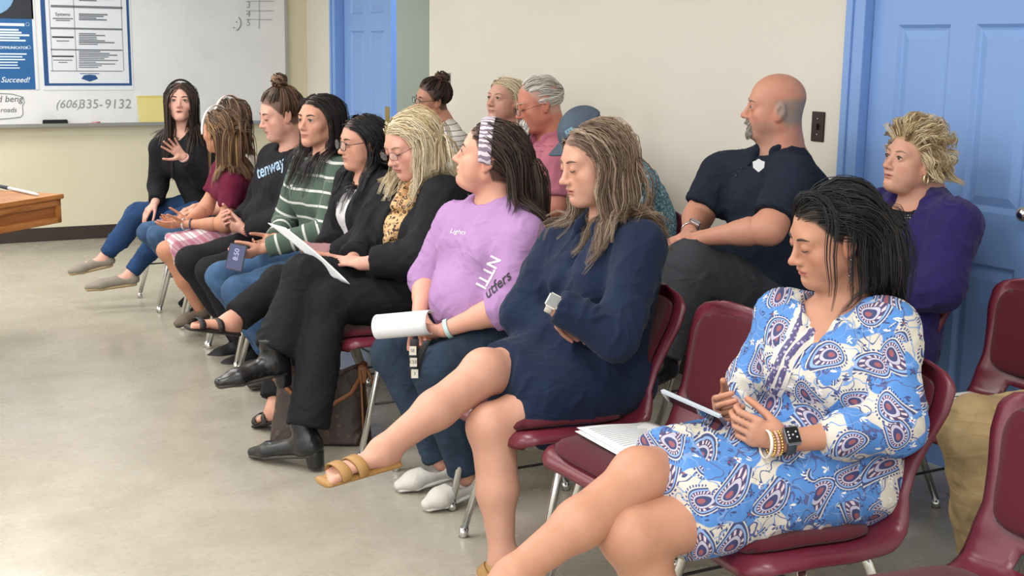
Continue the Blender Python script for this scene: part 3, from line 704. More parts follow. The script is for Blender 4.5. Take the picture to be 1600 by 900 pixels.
# ---------------------------------------------------------------- the room
XW, YF = 3.51, 10.0
def mat_wall(name, c):
    t = NT(name); o = t.obj(); k = t.step(t.noise(1.3, 3, vec=o), 0.3, 0.7); a = srgb(c)
    t.color(t.mix(k, tuple(a), tuple(a*0.975))); t.b.inputs['Roughness'].default_value = 0.62; t.b.inputs['Specular IOR Level'].default_value = 0.3
    t.bump(t.noise(140, 3, vec=o), 0.10, 0.002); return t.m
WALL = mat_wall('wall_paint', 'dcd8cd'); WALLF = mat_wall('far_wall_paint', 'd6cfb4')
def mat_floor():
    t = NT('floor_vinyl'); o = t.obj(); a = t.noise(3.2, 6, 0.65, vec=o); b = t.noise(38, 4, 0.6, vec=o)
    c = t.mix(t.step(a, 0.3, 0.7), '9e988a', 'aca699'); c = t.mix(t.math('MULTIPLY', t.step(b, 0.45, 0.75), 0.35), c, '8f887b')
    x, y, z = t.sep(o)
    def line(v): return t.math('LESS_THAN', t.math('ABSOLUTE', t.math('SUBTRACT', t.math('FRACT', t.math('MULTIPLY', v, 1/0.305)), 0.5)), 0.004)
    ln = t.math('MAXIMUM', line(x), line(y)); c = t.mix(t.math('MULTIPLY', ln, 0.25), c, '978e7e'); t.color(c)
    sc = t.noise(2.1, 5, 0.7, vec=o); rg = t.n('MapRange'); t.lk(sc, rg.inputs[0]); rg.inputs[1].default_value = 0.3; rg.inputs[2].default_value = 0.7; rg.inputs[3].default_value = 0.16; rg.inputs[4].default_value = 0.34
    t.lk(rg.outputs[0], t.b.inputs['Roughness']); t.b.inputs['Specular IOR Level'].default_value = 0.55
    t.bump(t.noise(5, 3, vec=o), 0.05, 0.004); return t.m
BROWN = plain('cove_base', '352a25', 0.5); BLUE = plain('blue_paint', '7ba0d8', 0.42, bump=(60, 0.08, 0.002)); BLUE2 = BLUE
struct(MB().box((-6.5, -3.5, -0.1), (3.72, YF+0.1, 0)).build('floor', mat_floor()))
struct(MB().box((-6.5, -3.5, 2.8), (6.2, 11.6, 2.9)).build('ceiling', plain('ceiling_tile', 'e4e2dc', 0.9, bump=(80, 0.2, 0.003))))
def wx(y): return XW if y < 7.28 else XW+(y-7.28)*(0.15/2.72)
D1a, D1b, DH = 3.60, 2.74, 2.05           # near door opening
D2a, D2b = 9.12, 7.40                     # far double doorway
w = MB()
w.box((XW, D1a, 0), (XW+0.14, 7.28, 2.8)); w.box((XW, -3.5, 0), (XW+0.14, D1b, 2.8)); w.box((XW, D1b, DH), (XW+0.14, D1a, 2.8))
def seg(y0, y1, z0, z1, th=0.14):
    a, b = wx(y0), wx(y1); w.add([(a, y0, z0), (a+th, y0, z0), (b+th, y1, z0), (b, y1, z0), (a, y0, z1), (a+th, y0, z1), (b+th, y1, z1), (b, y1, z1)], [(0, 3, 2, 1), (4, 5, 6, 7), (0, 1, 5, 4), (1, 2, 6, 5), (2, 3, 7, 6), (3, 0, 4, 7)])
seg(7.28, D2b, 0, 2.8); seg(D2a, 10.0, 0, 2.8); seg(D2b, D2a, DH, 2.8)
struct(w.build('wall_right', WALL))
struct(MB().box((-6.5, YF, 0), (3.8, YF+0.12, 2.8)).build('wall_far', WALLF))
hall = MB(); hall.box((5.2, 6.0, 0), (5.3, 11.5, 2.8)); hall.box((3.8, 10.6, 0), (5.2, 10.7, 2.8)); hall.box((3.72, 6.0, -0.1), (5.3, 10.7, 0)); hall.box((3.72, 6.0, 0), (5.3, 6.1, 2.8))
struct(hall.build('wall_hallway', plain('hall_paint', '8f9488', 0.8)))
bb = MB(); bb.box((-6.5, YF-0.008, 0), (3.65, YF, 0.102)); struct(bb.build('baseboard_far', BROWN, bevel=0.003))
bb = MB(); bb.box((XW-0.008, D1a+0.1, 0), (XW, 7.28, 0.098)); bb.box((XW-0.008, -3.5, 0), (XW, D1b-0.1, 0.098)); struct(bb.build('baseboard_right', BROWN, bevel=0.003))
def casing(name, y0, y1, x):
    """door frame: two jambs and a head, stepped profile"""
    m = MB(); w_, t_ = 0.095, 0.02
    for s, y in ((1, y0-0.003), (-1, y1+0.003)):
        m.box((x-t_, min(y, y+s*w_), 0), (x+0.145, max(y, y+s*w_), DH+w_)); m.box((x-t_-0.008, min(y+s*w_*0.62, y+s*w_), 0), (x-t_, max(y+s*w_*0.62, y+s*w_), DH+w_))
        m.box((x+0.065, min(y, y-s*0.03), 0), (x+0.10, max(y, y-s*0.03), DH))
    m.box((x-t_, y1-w_, DH), (x+0.145, y0+w_, DH+w_)); return struct(m.build(name, BLUE, bevel=0.002))
casing('trim_1', D1a, D1b, XW); casing('trim_2', D2a, D2b, 3.575)
RAILS = [(0.0, 0.20), (0.77, 0.95), (1.58, 1.70), (1.95, 2.04)]
def door(name, W, knob=None):
    """six-panel door built in its own axes: y from 0 to W, front at x=0, thickness to +x"""
    root = empty(name); struct(root); st, mu = 0.125, 0.11; pw = (W-2*st-mu)/2; T = 0.04
    for a, b in ((0, st), (st+pw, st+pw+mu), (W-st, W)): MB().box((0, a, 0.008), (T, b, 2.035)).build('stile', BLUE, root)
    for z0, z1 in RAILS:
        for a in (st, st+pw+mu): MB().box((0, a, max(z0, 0.008)), (T, a+pw, min(z1, 2.035))).build('rail', BLUE, root)
    for (z0, z1) in [(RAILS[i][1], RAILS[i+1][0]) for i in range(3)]:
        for a in (st, st+pw+mu):
            m = MB(); y0, y1 = a, a+pw
            def ring(i, x): return [(x, y0+i, z0+i), (x, y1-i, z0+i), (x, y1-i, z1-i), (x, y0+i, z1-i)]
            R = [ring(0, 0), ring(0.012, 0.011), ring(0.020, 0.013), ring(0.024, 0.012), ring(0.052, 0.003)]
            V = [p for r in R for p in r]; Q = []
            for k in range(len(R)-1):
                for c in range(4): Q.append((k*4+c, k*4+4+c, k*4+4+(c+1) % 4, k*4+(c+1) % 4))
            n = (len(R)-1)*4; Q.append((n, n+3, n+2, n+1)); m.add(V, Q); m.box((0.016, y0, z0), (T-0.004, y1, z1)); m.build('panel', BLUE, root)
    return root
d1 = door('door_1', D1a-D1b-0.012); d1.location = (XW+0.022, D1b+0.006, 0)
MB().sphere((-0.05, 0.065, 0.97), 0.028, 16, 10).tube([(0, 0.065, 0.97), (-0.04, 0.065, 0.97)], 0.012).build('door_knob', CHROME, d1, True)
d2 = door('door_2', 0.86); d2.location = (3.625, D2a-0.02-0.86, 0); d2.rotation_euler = (0, 0, 0)
MB().box((-0.004, 0.03, 0.92), (0, 0.10, 1.06)).build('latch_plate', plain('brass_plate', 'b99a5a', 0.35, 0.8), d2)
d3 = door('door_3', 0.80); d3.location = (3.80, D2b+0.0, 0); d3.rotation_euler = (0, 0, math.radians(-88)); d3.location = (3.74, D2b+0.02, 0)
# switch plates
def plate(label, y, z, m, w_=0.072, h_=0.117, x=XW, toggles=1):
    r = empty('switch_plate', (x, y, z)); tag(r, label, 'switch plate')
    MB().box((-0.006, -w_/2, -h_/2), (0, w_/2, h_/2)).build('plate', m, r, bevel=0.002)
    MB().box((-0.016, -0.005, -0.012), (-0.006, 0.005, 0.012)).build('toggle', m, r, bevel=0.001)
    for s in (-1, 1): MB().sphere((-0.0065, 0, s*0.03), 0.0035, 8, 6).build('screw', CHROME, r, True)
plate('dark brown switch plate on cream wall beside the bald man', 3.833, 1.191, plain('dark_plate', '2a1813', 0.4))
plate('grey metal switch plate on wall behind woman with hair bun', 7.12, 1.24, plain('grey_plate', '8b8880', 0.4, 0.3), 0.075, 0.16)
# ---------------------------------------------------------------- whiteboard wall
YB = YF-0.022
def WB(u, v, d=0.0): p = J(u, v, YB-d); return p[0], p[2]
wbr = empty('whiteboard', (0, YF, 0)); tag(wbr, 'long white dry-erase board with metal frame on the far wall', 'whiteboard')
BX0, BX1, BZ0, BZ1 = -2.2, 3.47, 0.872, 2.09
def mat_board():
    t = NT('board_enamel'); o = t.obj(); k = t.step(t.noise(3.0, 5, 0.65, vec=o), 0.42, 0.7); t.color(t.mix(t.math('MULTIPLY', k, 0.5), 'dfe0df', 'd2d4d4')); t.b.inputs['Roughness'].default_value = 0.5; t.b.inputs['Specular IOR Level'].default_value = 0.3; return t.m
ALU = plain('aluminium', 'b4b4ae', 0.35, 0.85)
MB().box((BX0, -0.02, BZ0), (BX1, 0, BZ1)).build('board', mat_board(), wbr)
for a, b in (((BX1-0.002, -0.03, BZ0-0.01), (BX1+0.022, 0, BZ1+0.02)), ((BX0-0.02, -0.03, BZ0-0.01), (BX0, 0, BZ1+0.02)), ((BX0, -0.03, BZ1), (BX1, 0, BZ1+0.02))): MB().box(a, b).build('frame', ALU, wbr, bevel=0.003)
MB().box((BX0, -0.075, BZ0-0.018), (BX1, 0, BZ0)).box((BX0, -0.08, BZ0-0.018), (BX1, -0.072, BZ0+0.008)).build('marker_tray', ALU, wbr, bevel=0.002)
INK = plain('marker_ink', '8f9190', 0.6); INKD = plain('marker_ink_dark', '5c5e60', 0.6)
def wtext(body, u, v, px, mat, shear=0.15, parent=wbr, bold=0, rot=0.0, y=YB, name='writing'):
    p = J(u, v, y); size = px/200.0
    M = Matrix(((1, 0, 0, p[0]), (0, 0, 1, y-YF-0.0006), (0, 1, 0, p[2]), (0, 0, 0, 1))) @ Matrix.Rotation(rot, 4, 'Z')
    M = Matrix(((1, 0, 0, p[0]), (0, 0, -1, y-YF), (0, 1, 0, p[2]), (0, 0, 0, 1))) @ Matrix.Rotation(rot, 4, 'Z')
    return text_obj(name, body, size, M, mat, parent, shear, bold)
wtext('(606)', 106, 163, 17, INK, 0.3); wtext('335-', 142, 163, 19, INK, 0.1); wtext('9132', 184, 163, 20, INK, 0.1)
wtext('end beng', 8, 155, 13, INKD, 0.2); wtext('I roads', 10, 172, 10, INKD, 0.2); pass
for i, tx in enumerate('345'): wtext(tx, 388, 8+i*14, 14, INK, 0.1)
def wline(pts, r=0.0018, mat=INK, y=YB):
    m = MB(); m.tube([(p[0], y-YF-0.001, p[1]) for p in [WB(*q) for q in pts]], r, 5); return m.build('drawn_line', mat, wbr, True)
wline([(383, 2), (428, 2)]); wline([(384, 17), (428, 17)]); wline([(384, 30), (425, 31)]); wline([(405, 0), (405, 45)])
wline([(365, 43), (366, 43.6)], 0.005, INKD); wline([(369, 34), (370, 34.6)], 0.005, INKD); wline([(373, 27), (376, 32), (376.5, 38), (374, 44), (370, 48)], 0.003, INKD)
cl = [(-40, 150), (0, 146), (20, 147), (36, 152), (38, 160), (35, 165), (36, 178), (32, 183), (15, 185), (0, 186), (-40, 186)]
wline(cl, 0.002, INKD)
# posters: flat prints with their own thickness
PAPER = plain('poster_paper', 'd9dde2', 0.5); PBLUE = plain('poster_blue', '1d5c96', 0.5); PDB = plain('poster_navy', '1c4b80', 0.5); PTXT = plain('print_grey', '6c7178', 0.6); PBK = plain('print_black', '2c2e33', 0.6); PWH = plain('print_white', 'd6e4ee', 0.6)
def rect(root, name, u0, v0, u1, v1, d, mat, th=0.0008):
    a = WB(u0, (max(v0, 0)+v1)/2)[0], WB(u0, v1)[1]; b = WB(u1, (max(v0, 0)+v1)/2)[0], WB(u1, v0)[1]; return MB().box((a[0], YB-YF-d-th, a[1]), (b[0], YB-YF-d, b[1])).build(name, mat, root)
r = empty('poster', (0, YF, 0)); tag(r, 'white poster with dark blue border and printed table on the whiteboard', 'poster')
rect(r, 'sheet', 64, -60, 206, 141, 0.0, PAPER, 0.002); rect(r, 'border', 66, -60, 203.5, 134, 0.0021, PDB); 
a = WB(73, 60)[0], WB(73, -60)[1]; b = WB(199, 60)[0], WB(199, 130)[1]
mb = MB(); mb.box((a[0], -0.0275, b[1]), (b[0], -0.0265, a[1])); o = mb.build('table_panel', PAPER, r, bevel=0.0)
for v in (11, 45, 78, 111): rect(r, 'rule_line', 79, v-0.4, 191, v+0.4, 0.006, PTXT)
for u in (79, 117, 191): rect(r, 'rule_line', u-0.4, -60, u+0.4, 111, 0.006, PTXT)
for v0, n in ((-8, 4), (22, 4), (52, 7), (80, 10)):
    for i in range(n): rect(r, 'text_line', 123, v0+i*2.75, 123+random.uniform(25, 62), v0+i*2.75+1.2, 0.006, PTXT)
wtext('Systems', 98, 22.5, 6.5, PBK, 0, r, 0.0004, y=YB-0.0065, name='print'); 
for u, v, wd_ in ((98, 58, 34), (98, 88, 34)): rect(r, 'heading_line', u-wd_/2, v-1, u+wd_/2, v+1, 0.006, PBK)
for u, v, wd_ in ((98, 29, 32), (98, 32, 22), (98, 64, 20), (98, 94, 30), (98, 97.5, 14)): rect(r, 'text_line', u-wd_/2, v-0.6, u+wd_/2, v+0.6, 0.006, PTXT)
P = [WB(*q) for q in ((127, 123), (131, 117.5), (140, 116.5), (149, 117.5), (153, 123), (140, 127.5))]
MB().add([(p[0], -0.029, p[1]) for p in P]+[(p[0], -0.0275, p[1]) for p in P], [(i, (i+1) % 6, 6+(i+1) % 6, 6+i) for i in range(6)], [(0, 2, 1), (0, 3, 2), (0, 4, 3), (0, 5, 4)]).build('emblem', PDB, r)
rect(r, 'text_line', 125, 114.5, 155, 115.5, 0.006, PDB)
r = empty('poster', (0, YF, 0)); tag(r, 'blue poster with white lettering at left edge of whiteboard', 'poster')
rect(r, 'sheet', -75, -80, 57, 140, 0.0, PBLUE, 0.002); rect(r, 'margin', 52, -80, 57, 140, 0.0021, PAPER); rect(r, 'photo_print', -75, -80, 51.5, 27, 0.0021, plain('photo_dark', '23272e', 0.5))
a = WB(-20, -8); MB().sphere((a[0], -0.0265, a[1]), 0.18, 24, 12, (1, 0.012, 0.8)).build('photo_shape', plain('photo_sky', '7fa9cf', 0.5), r, True)
rect(r, 'heading_line', -30, 36.6, 38, 39.6, 0.0021, PWH); wtext('SKILLED COMMUNICATOR', 8, 74.5, 5.2, PWH, 0, r, 0.0006, y=YB-0.0035, name='print')
wtext('d, Succeed!', 17, 125, 11, PWH, 0.35, r, 0.0005, y=YB-0.0035, name='print')
for v in list(np.arange(46, 64, 4.2))+list(np.arange(84, 108, 4.4)): rect(r, 'text_line', -60, v-0.6, random.uniform(26, 50), v+0.6, 0.0021, PWH)
for u, v in ((43, 38), (45, 74)):
    p = WB(u, v); MB().tube([(p[0]+0.012*math.cos(t), -0.0255, p[1]+0.012*math.sin(t)) for t in np.linspace(0, 6.28, 13)[:-1]], 0.0012, 5, closed=True).build('dot_mark', PWH, r)
r = empty('yellow_notepaper', (0, YF, 0)); tag(r, 'yellow sheet of paper standing on the whiteboard tray', 'paper')
a = WB(217, 192); b = WB(256, 150); MB().add([(a[0], -0.05, BZ0), (b[0], -0.05, BZ0), (b[0]-0.01, -0.024, b[1]), (a[0]-0.01, -0.024, b[1]), (a[0], -0.048, BZ0), (b[0], -0.048, BZ0), (b[0]-0.01, -0.022, b[1]), (a[0]-0.01, -0.022, b[1])], [(0, 1, 2, 3), (7, 6, 5, 4), (0, 4, 5, 1), (1, 5, 6, 2), (2, 6, 7, 3), (3, 7, 4, 0)]).build('sheet', plain('yellow_paper', 'd9cd84', 0.7), r)
MB().box((a[0], -0.026, b[1]-0.035), (b[0]-0.01, -0.023, b[1]+0.002)).build('top_band', plain('yellow_band', 'd2c46c', 0.7), r)
a = WB(66, 193); e = MB().box((a[0], -0.07, BZ0), (a[0]+0.175, -0.03, BZ0+0.026)).box((a[0], -0.07, BZ0+0.026), (a[0]+0.175, -0.03, BZ0+0.034)).build('whiteboard_eraser', plain('eraser_felt', '1d1d1f', 0.9), bevel=0.003); e.location = (0, YF, 0); tag(e, 'black felt eraser lying on the whiteboard tray', 'eraser')
a = WB(142, 194); r = empty('dry_erase_marker', (0, YF, 0)); tag(r, 'small pink marker lying on the whiteboard tray', 'marker')
MB().tube([(a[0], -0.05, BZ0+0.008), (a[0]+0.05, -0.05, BZ0+0.008)], 0.008, 10).build('barrel', plain('marker_pink', 'c98a8a', 0.5), r, True); MB().tube([(a[0]+0.05, -0.05, BZ0+0.008), (a[0]+0.062, -0.05, BZ0+0.008)], 0.0085, 10).build('cap', plain('marker_cap', 'a03c48', 0.5), r, True)
# ---------------------------------------------------------------- wooden desk corner with pen
def mat_wood(name, c1, c2, ax=0):
    t = NT(name); o = t.obj(); x, y, z = t.sep(o); v = t.comb(*[t.math('MULTIPLY', q, 3.0 if i == ax else 26.0) for i, q in enumerate((x, y, z))])
    n = t.noise(1.3, 5, 0.6, vec=v); t.color(t.mix(t.step(n, 0.32, 0.68), c1, c2)); t.b.inputs['Roughness'].default_value = 0.35; t.bump(n, 0.06, 0.002); return t.m
OAK = mat_wood('oak', '9a5f2a', 'c08446'); OAK2 = mat_wood('oak_panel', '8e5524', 'a9692f')
e1 = JZ(95, 303, 0.745); e0 = JZ(0, 318, 0.745); ed = unit((e0-e1)*np.array([1, 1, 0])); en = np.array([ed[1], -ed[0], 0]); en = en if en@(CAM-e1) > 0 else -en
dk = empty('desk', tuple(e1*np.array([1, 1, 0])), math.atan2(ed[1], ed[0])); tag(dk, 'oak desk with framed apron, its corner at the left edge', 'desk')
sg = 1.0 if (Matrix.Rotation(math.atan2(ed[1], ed[0]), 3, 'Z') @ Vector((0, 1, 0))).dot(Vector(en)) < 0 else -1.0   # +y*sg points away from the viewer
def dbox(name, x0, x1, y0, y1, z0, z1, m, bv=0.003): ys = sorted((y0*sg, y1*sg)); return MB().box((x0, ys[0], z0), (x1, ys[1], z1)).build(name, m, dk, bevel=bv)
dbox('top', -0.01, 1.5, -0.012, 0.75, 0.722, 0.745, OAK); dbox('apron_panel', 0.02, 1.48, 0.012, 0.03, 0.62, 0.71, OAK2)
dbox('apron_rail', 0, 1.5, 0, 0.03, 0.688, 0.722, OAK); dbox('apron_rail', 0, 1.5, 0, 0.03, 0.605, 0.637, OAK); dbox('apron_stile', 0, 0.032, 0, 0.03, 0.605, 0.722, OAK); dbox('side_apron', 0, 0.025, 0.03, 0.75, 0.605, 0.722, OAK)
for x0 in (0.62, 1.42):
    for y0 in (0.06, 0.66): dbox('leg', x0, x0+0.06, y0, y0+0.06, 0, 0.722, OAK)
r = empty('ballpoint_pen', (0, 0, 0)); tag(r, 'white pen with dark grip lying on the oak desk', 'pen')
pa, pb = JZ(-10, 289, 0.755), JZ(60, 304, 0.755); pm = pa+(pb-pa)*0.35
MB().tube([pm, pa+(pb-pa)*0.92, pb], [0.0085, 0.0075, 0.003], 10).build('barrel', plain('pen_white', 'd2d4da', 0.3), r, True); MB().tube([pa, pm], [0.008, 0.0095], 10).build('grip', plain('pen_navy', '232838', 0.5), r, True)
# ---------------------------------------------------------------- stacking chairs
def mat_plastic():
    t = NT('burgundy_plastic'); o = t.obj(); t.color(t.mix(t.step(t.noise(4, 3, vec=o), 0.3, 0.7), '5a1b2a', '652332')); t.b.inputs['Roughness'].default_value = 0.32; t.bump(t.noise(900, 2, vec=o), 0.12, 0.0006); return t.m
PLA = mat_plastic(); PAD = plain('burgundy_fabric', '4c1520', 0.9, bump=(700, 0.5, 0.0015), spec=0.2, sheen=0.1); BLKROD = plain('black_rod', '1a1a1a', 0.4)
PX = np.array([(-0.238, 0.398), (-0.236, 0.420), (-0.205, 0.440), (-0.10, 0.440), (0.02, 0.430), (0.12, 0.428), (0.185, 0.445), (0.222, 0.495), (0.246, 0.555), (0.270, 0.625), (0.294, 0.695), (0.314, 0.755), (0.321, 0.785), (0.324, 0.80)])
PWd = np.array([0.190, 0.212, 0.230, 0.238, 0.238, 0.230, 0.214, 0.198, 0.192, 0.208, 0.230, 0.230, 0.198, 0.13])
_s = np.concatenate([[0], np.cumsum(np.linalg.norm(np.diff(PX, axis=0), axis=1))]); _s /= _s[-1]
_uu = np.linspace(0, 1, 400); _ker = np.hanning(17); _ker /= _ker.sum()
def _sm(X): Y = np.interp(_uu, _s, X); return np.convolve(np.concatenate([np.full(8, Y[0]), Y, np.full(8, Y[-1])]), _ker, 'valid')
_CR = {0: _sm(PX[:, 0]), 1: _sm(PX[:, 1]), 2: _sm(PWd)}
def cr(u, k): return np.interp(u, _uu, _CR[k])
def shell_pt(u, v, off=0.0):
    e = 0.004; x, z = cr(u, 0), cr(u, 1); dx, dz = cr(min(u+e, 1), 0)-cr(max(u-e, 0), 0), cr(min(u+e, 1), 1)-cr(max(u-e, 0), 1); L = math.hypot(dx, dz)+1e-9
    nx, nz = -dz/L, dx/L; wdt = cr(u, 2); bk = np.clip((u-0.5)/0.12, 0, 1)
    a = abs(v); c = (0.012+0.050*bk)*a**2.2; roll = 0.030*max(0, a-0.86)/0.14
    c = c-roll*0.9+off
    return (x+nx*c, wdt*v*(1-0.02*a), z+nz*c)
def build_chair():
    root = empty('stacking_chair')
    nu, nv = 46, 21; U = np.linspace(0, 1, nu); W_ = np.linspace(-1, 1, nv)
    bm = bmesh.new(); g = [[bm.verts.new(shell_pt(u, v)) for v in W_] for u in U]
    for i in range(nu-1):
        for j in range(nv-1):
            uc, vc = (U[i]+U[i+1])/2, (W_[j]+W_[j+1])/2
            if 0.545 < uc < 0.60 and abs(vc) < 0.42: continue
            bm.faces.new((g[i][j], g[i+1][j], g[i+1][j+1], g[i][j+1]))
    bm.normal_update(); geo = bm.faces[:]; bmesh.ops.solidify(bm, geom=geo, thickness=0.007); bmesh.ops.recalc_face_normals(bm, faces=bm.faces[:])
    me = bpy.data.meshes.new('shell'); bm.to_mesh(me); bm.free(); link('shell', me, PLA, root)
    def pad(name, u0, u1, vw, tk):
        def fn(a, b):
            v = (b*2-1); e = max(abs(a*2-1), abs(v)); u = u0+(u1-u0)*a; r = (abs(a*2-1)**6+abs(v)**6)**(1/6); k = min(1, 1/(r+1e-6)) if r > 1 else 1
            return shell_pt(u0+(u1-u0)*((a*2-1)*k+1)/2, v*k*vw, 0.010+tk*(1-min(1, (r*k))**8))
        o = link(name, grid_sheet(fn, 22, 18, 0.010, name), PAD, root); return o
    pad('seat_pad', 0.05, 0.47, 0.80, 0.016); pad('back_pad', 0.64, 0.955, 0.80, 0.010)
    for sy in (-1, 1):
        for k, (x0, x1, yt) in enumerate(((-0.09, -0.195, 0.175), (0.09, 0.24, 0.165))):
            lg = MB().tube([(x0*0.7, sy*yt*0.6, 0.405), (x0, sy*(yt), 0.400), (x0+(x1-x0)*0.06, sy*(yt+0.014), 0.375), (x1, sy*0.222, 0.018)], 0.0118, 10).build('leg', CHROME, root, True)
            MB().tube([(x1-(x1-x0)*0.03, sy*0.221, 0.03), (x1, sy*0.222, 0.0)], [0.0135, 0.015], 10).build('glide', CHROME, lg, True)
        MB().tube([(-0.06, sy*0.10, 0.406), (0.10, sy*0.10, 0.406)], 0.010, 8).build('seat_rail', CHROME, root, True)
        MB().tube([(-0.138, sy*0.203, 0.20), (0.165, sy*0.203, 0.20)], 0.0045, 6).build('stretcher', BLKROD, root, True)
    MB().tube([(0.165, -0.203, 0.20), (0.165, 0.203, 0.20)], 0.0045, 6).build('stretcher', BLKROD, root, True)
    MB().tube([(-0.07, -0.11, 0.398), (-0.07, 0.11, 0.398)], 0.009, 6).build('seat_rail', CHROME, root, True)
    return root
def copy_tree(o, parent=None):
    c = o.copy(); COL.objects.link(c); c.parent = parent
    for ch in list(o.children): copy_tree(ch, c)
    return c
_chair = build_chair(); _first = [True]
def chair(x, y, label, rz=0.0, group='burgundy stacking chairs'):
    o = _chair if _first[0] else copy_tree(_chair); _first[0] = False
    o.location = (x, y, 0); o.rotation_euler = (0, 0, math.radians(rz)); tag(o, label, 'chair', group); return o
X1, X2 = 1.89, 2.97
for y, lb in ((7.30, 'burgundy chair under the girl in black beret-style headband'), (6.83, 'burgundy chair under the girl in pink hairband, mostly hidden'), (6.34, 'burgundy chair under the girl in maroon top and plaid skirt'), (5.86, 'burgundy chair under the woman in black lettered sweatshirt'), (5.36, 'burgundy chair under the woman in green striped sweater'), (4.87, 'burgundy chair under the dark-haired woman in glasses'), (4.36, 'burgundy chair under the blonde woman in black blazer'), (3.76, 'burgundy chair under the woman in lavender shirt'), (3.095, 'burgundy chair under the woman in navy dress'), (2.60, 'empty burgundy chair with white papers lying on its seat'), (2.115, 'burgundy chair under the woman in blue paisley dress'), (1.55, 'empty burgundy chair nearest the camera, in bottom right corner')):
    chair(X1+(0.07 if y == 3.76 else 0), y, lb)
for y, lb in ((6.35, 'burgundy chair under the woman in white striped top'), (5.62, 'burgundy chair under the blonde woman against the wall'), (5.12, 'burgundy chair under the man in pink shirt'), (4.55, 'burgundy chair under the man in blue cap'), (3.62, 'burgundy chair under the bald man'), (3.06, 'burgundy chair under the woman in purple cardigan'), (2.49, 'empty burgundy chair before the blue door with a paper on it'), (1.95, 'burgundy chair under the person in khaki trousers')):
    chair(X2, y, lb)
# ---------------------------------------------------------------- who sits where
LM = {'nose': (0, 0.111, -0.034), 'chin': (0, 0.080, -0.110), 'earL': (-0.082, -0.012, -0.008), 'eyeL': (-0.0315, 0.087, 0.0), 'eyeR': (0.0315, 0.087, 0.0), 'mouth': (0, 0.093, -0.0645)}
def frame(yaw, pitch, roll):
    a, p, r = map(math.radians, (yaw, pitch, roll)); f = np.array([-math.cos(a)*math.cos(p), -math.sin(a)*math.cos(p), -math.sin(p)])
    rt = unit(np.cross(f, UP)); u = np.cross(rt, f); return np.stack([rt*math.cos(r)+u*math.sin(r), f, u*math.cos(r)-rt*math.sin(r)], 1)
def fit_head(lm, y, c0, yaw=0, pitch=0, hs=1.0, roll=0, fixed=()):
    """place a head of real size in its seat's plane so that its features point as in the photograph"""
    h0 = J(*c0, y); q = np.array([h0[0], h0[2], yaw, pitch, roll, hs], float); pri = q.copy(); sig = np.array([0.1, 0.1, 18, 18, 6, 0.035])
    L = np.array([LM[k] for k in lm]); T = np.array([lm[k] for k in lm], float)
    def res(q):
        P = (L@frame(q[2], q[3], q[4]).T)*q[5]+np.array([q[0], y, q[1]])-CAM; z = P@c_f
        return np.concatenate([((np.stack([800+FPX*(P@c_r)/z, 450-FPX*(P@c_u)/z], 1)-T)/2.5).ravel(), (q-pri)/sig])
    st = np.array([1e-4, 1e-4, 0.02, 0.02, 0.02, 1e-4])
    for _ in range(25):
        r0 = res(q); Jm = np.stack([(res(q+np.eye(6)[i]*st[i])-r0)/st[i] for i in range(6)], 1)
        dq = np.linalg.lstsq(Jm, -r0, rcond=None)[0]; q = q+np.clip(dq, [-0.05, -0.05, -8, -8, -5, -0.03], [0.05, 0.05, 8, 8, 5, 0.03])
    return dict(head=np.array([q[0], y, q[1]]), yaw=q[2], pitch=q[3], roll=q[4]), q[5]
def setup(s, lm, c0, neck, yaw=0, pitch=0, roll=0, dy=0.0, tw=0, ndy=0.0, hs=None, **kw):
    hf, s.hs = fit_head(lm, s.y0+dy, c0, yaw, pitch, hs or s.hs, roll)
    s.pose(J(neck[0], neck[1], s.y0+ndy), tw=tw, **hf, **kw); return s
def neckhole(s, f, r=0.075, fwd=0.05, up=0.015, dep=1.0, k=0.01):
    j = s.j; return sub(f, ell(j['nb']+s.fd*fwd+UP*up, (r, r, r*dep)), k)
def sleeved(s, t, g, ends, rs=1.0, cuff=None):
    """torso with sleeves: soft at the shoulder, a sharp fold where the forearm lies against the body"""
    ups = [s.armS(d, g, min(e, 1.0) if e <= 1 else 2.0, rs, cuff, 'up') if e > 1 else s.armS(d, g, e, rs, cuff) for d, e in zip('RL', ends)]
    f = un(0.035, t, *ups); fo = [s.armS(d, g, e, rs, cuff) for d, e in zip('RL', ends) if e > 1]
    return un(0.010, f, *fo) if fo else f
def top(s, g=0.012, ends=(2, 2), belly=0.0, rs=1.0, hem=-0.03, cuff=None, bust=None, low=None):
    f = sleeved(s, s.torso(g, belly, bust), g, ends, rs, cuff)
    return clip(f, s.j['pel']+UP*hem, -UP) if hem is not None else f
def pants(s, g=0.010, end=1.96, rs=1.0, cuff=None, waist=0.13):
    j = s.j; p = j['pel']; k = s.sc*s.fat
    pv = clip(s.torso(g, 0.0, 0), p+UP*waist, UP)
    return un(0.015, un(0.04, pv, s.legS('L', g, end, rs, cuff)), s.legS('R', g, end, rs, cuff))
def bvh_of(o):
    me = o.data; return BVHTree.FromPolygons([v.co+o.parent.location if o.parent else v.co for v in me.vertices], [p.vertices[:] for p in me.polygons])
def drape(s, name, me, o, org, xax, yax, m, off=0.0025):
    """lay a flat print (mesh in xy) onto a garment along the view of its own plane"""
    xax, yax = unit(xax), unit(yax); n = unit(np.cross(xax, yax)); t = bvh_of(o)
    for v in me.vertices:
        p = A3(org)+xax*v.co.x+yax*v.co.y+n*0.25; h = t.ray_cast(Vector(p), Vector(-n), 0.6)
        q = np.array(h[0])+n*off if h[0] is not None else p-n*0.25
        v.co = Vector(q-s.inv)
    me.materials.clear(); return link(name, me, m, s.root, False)
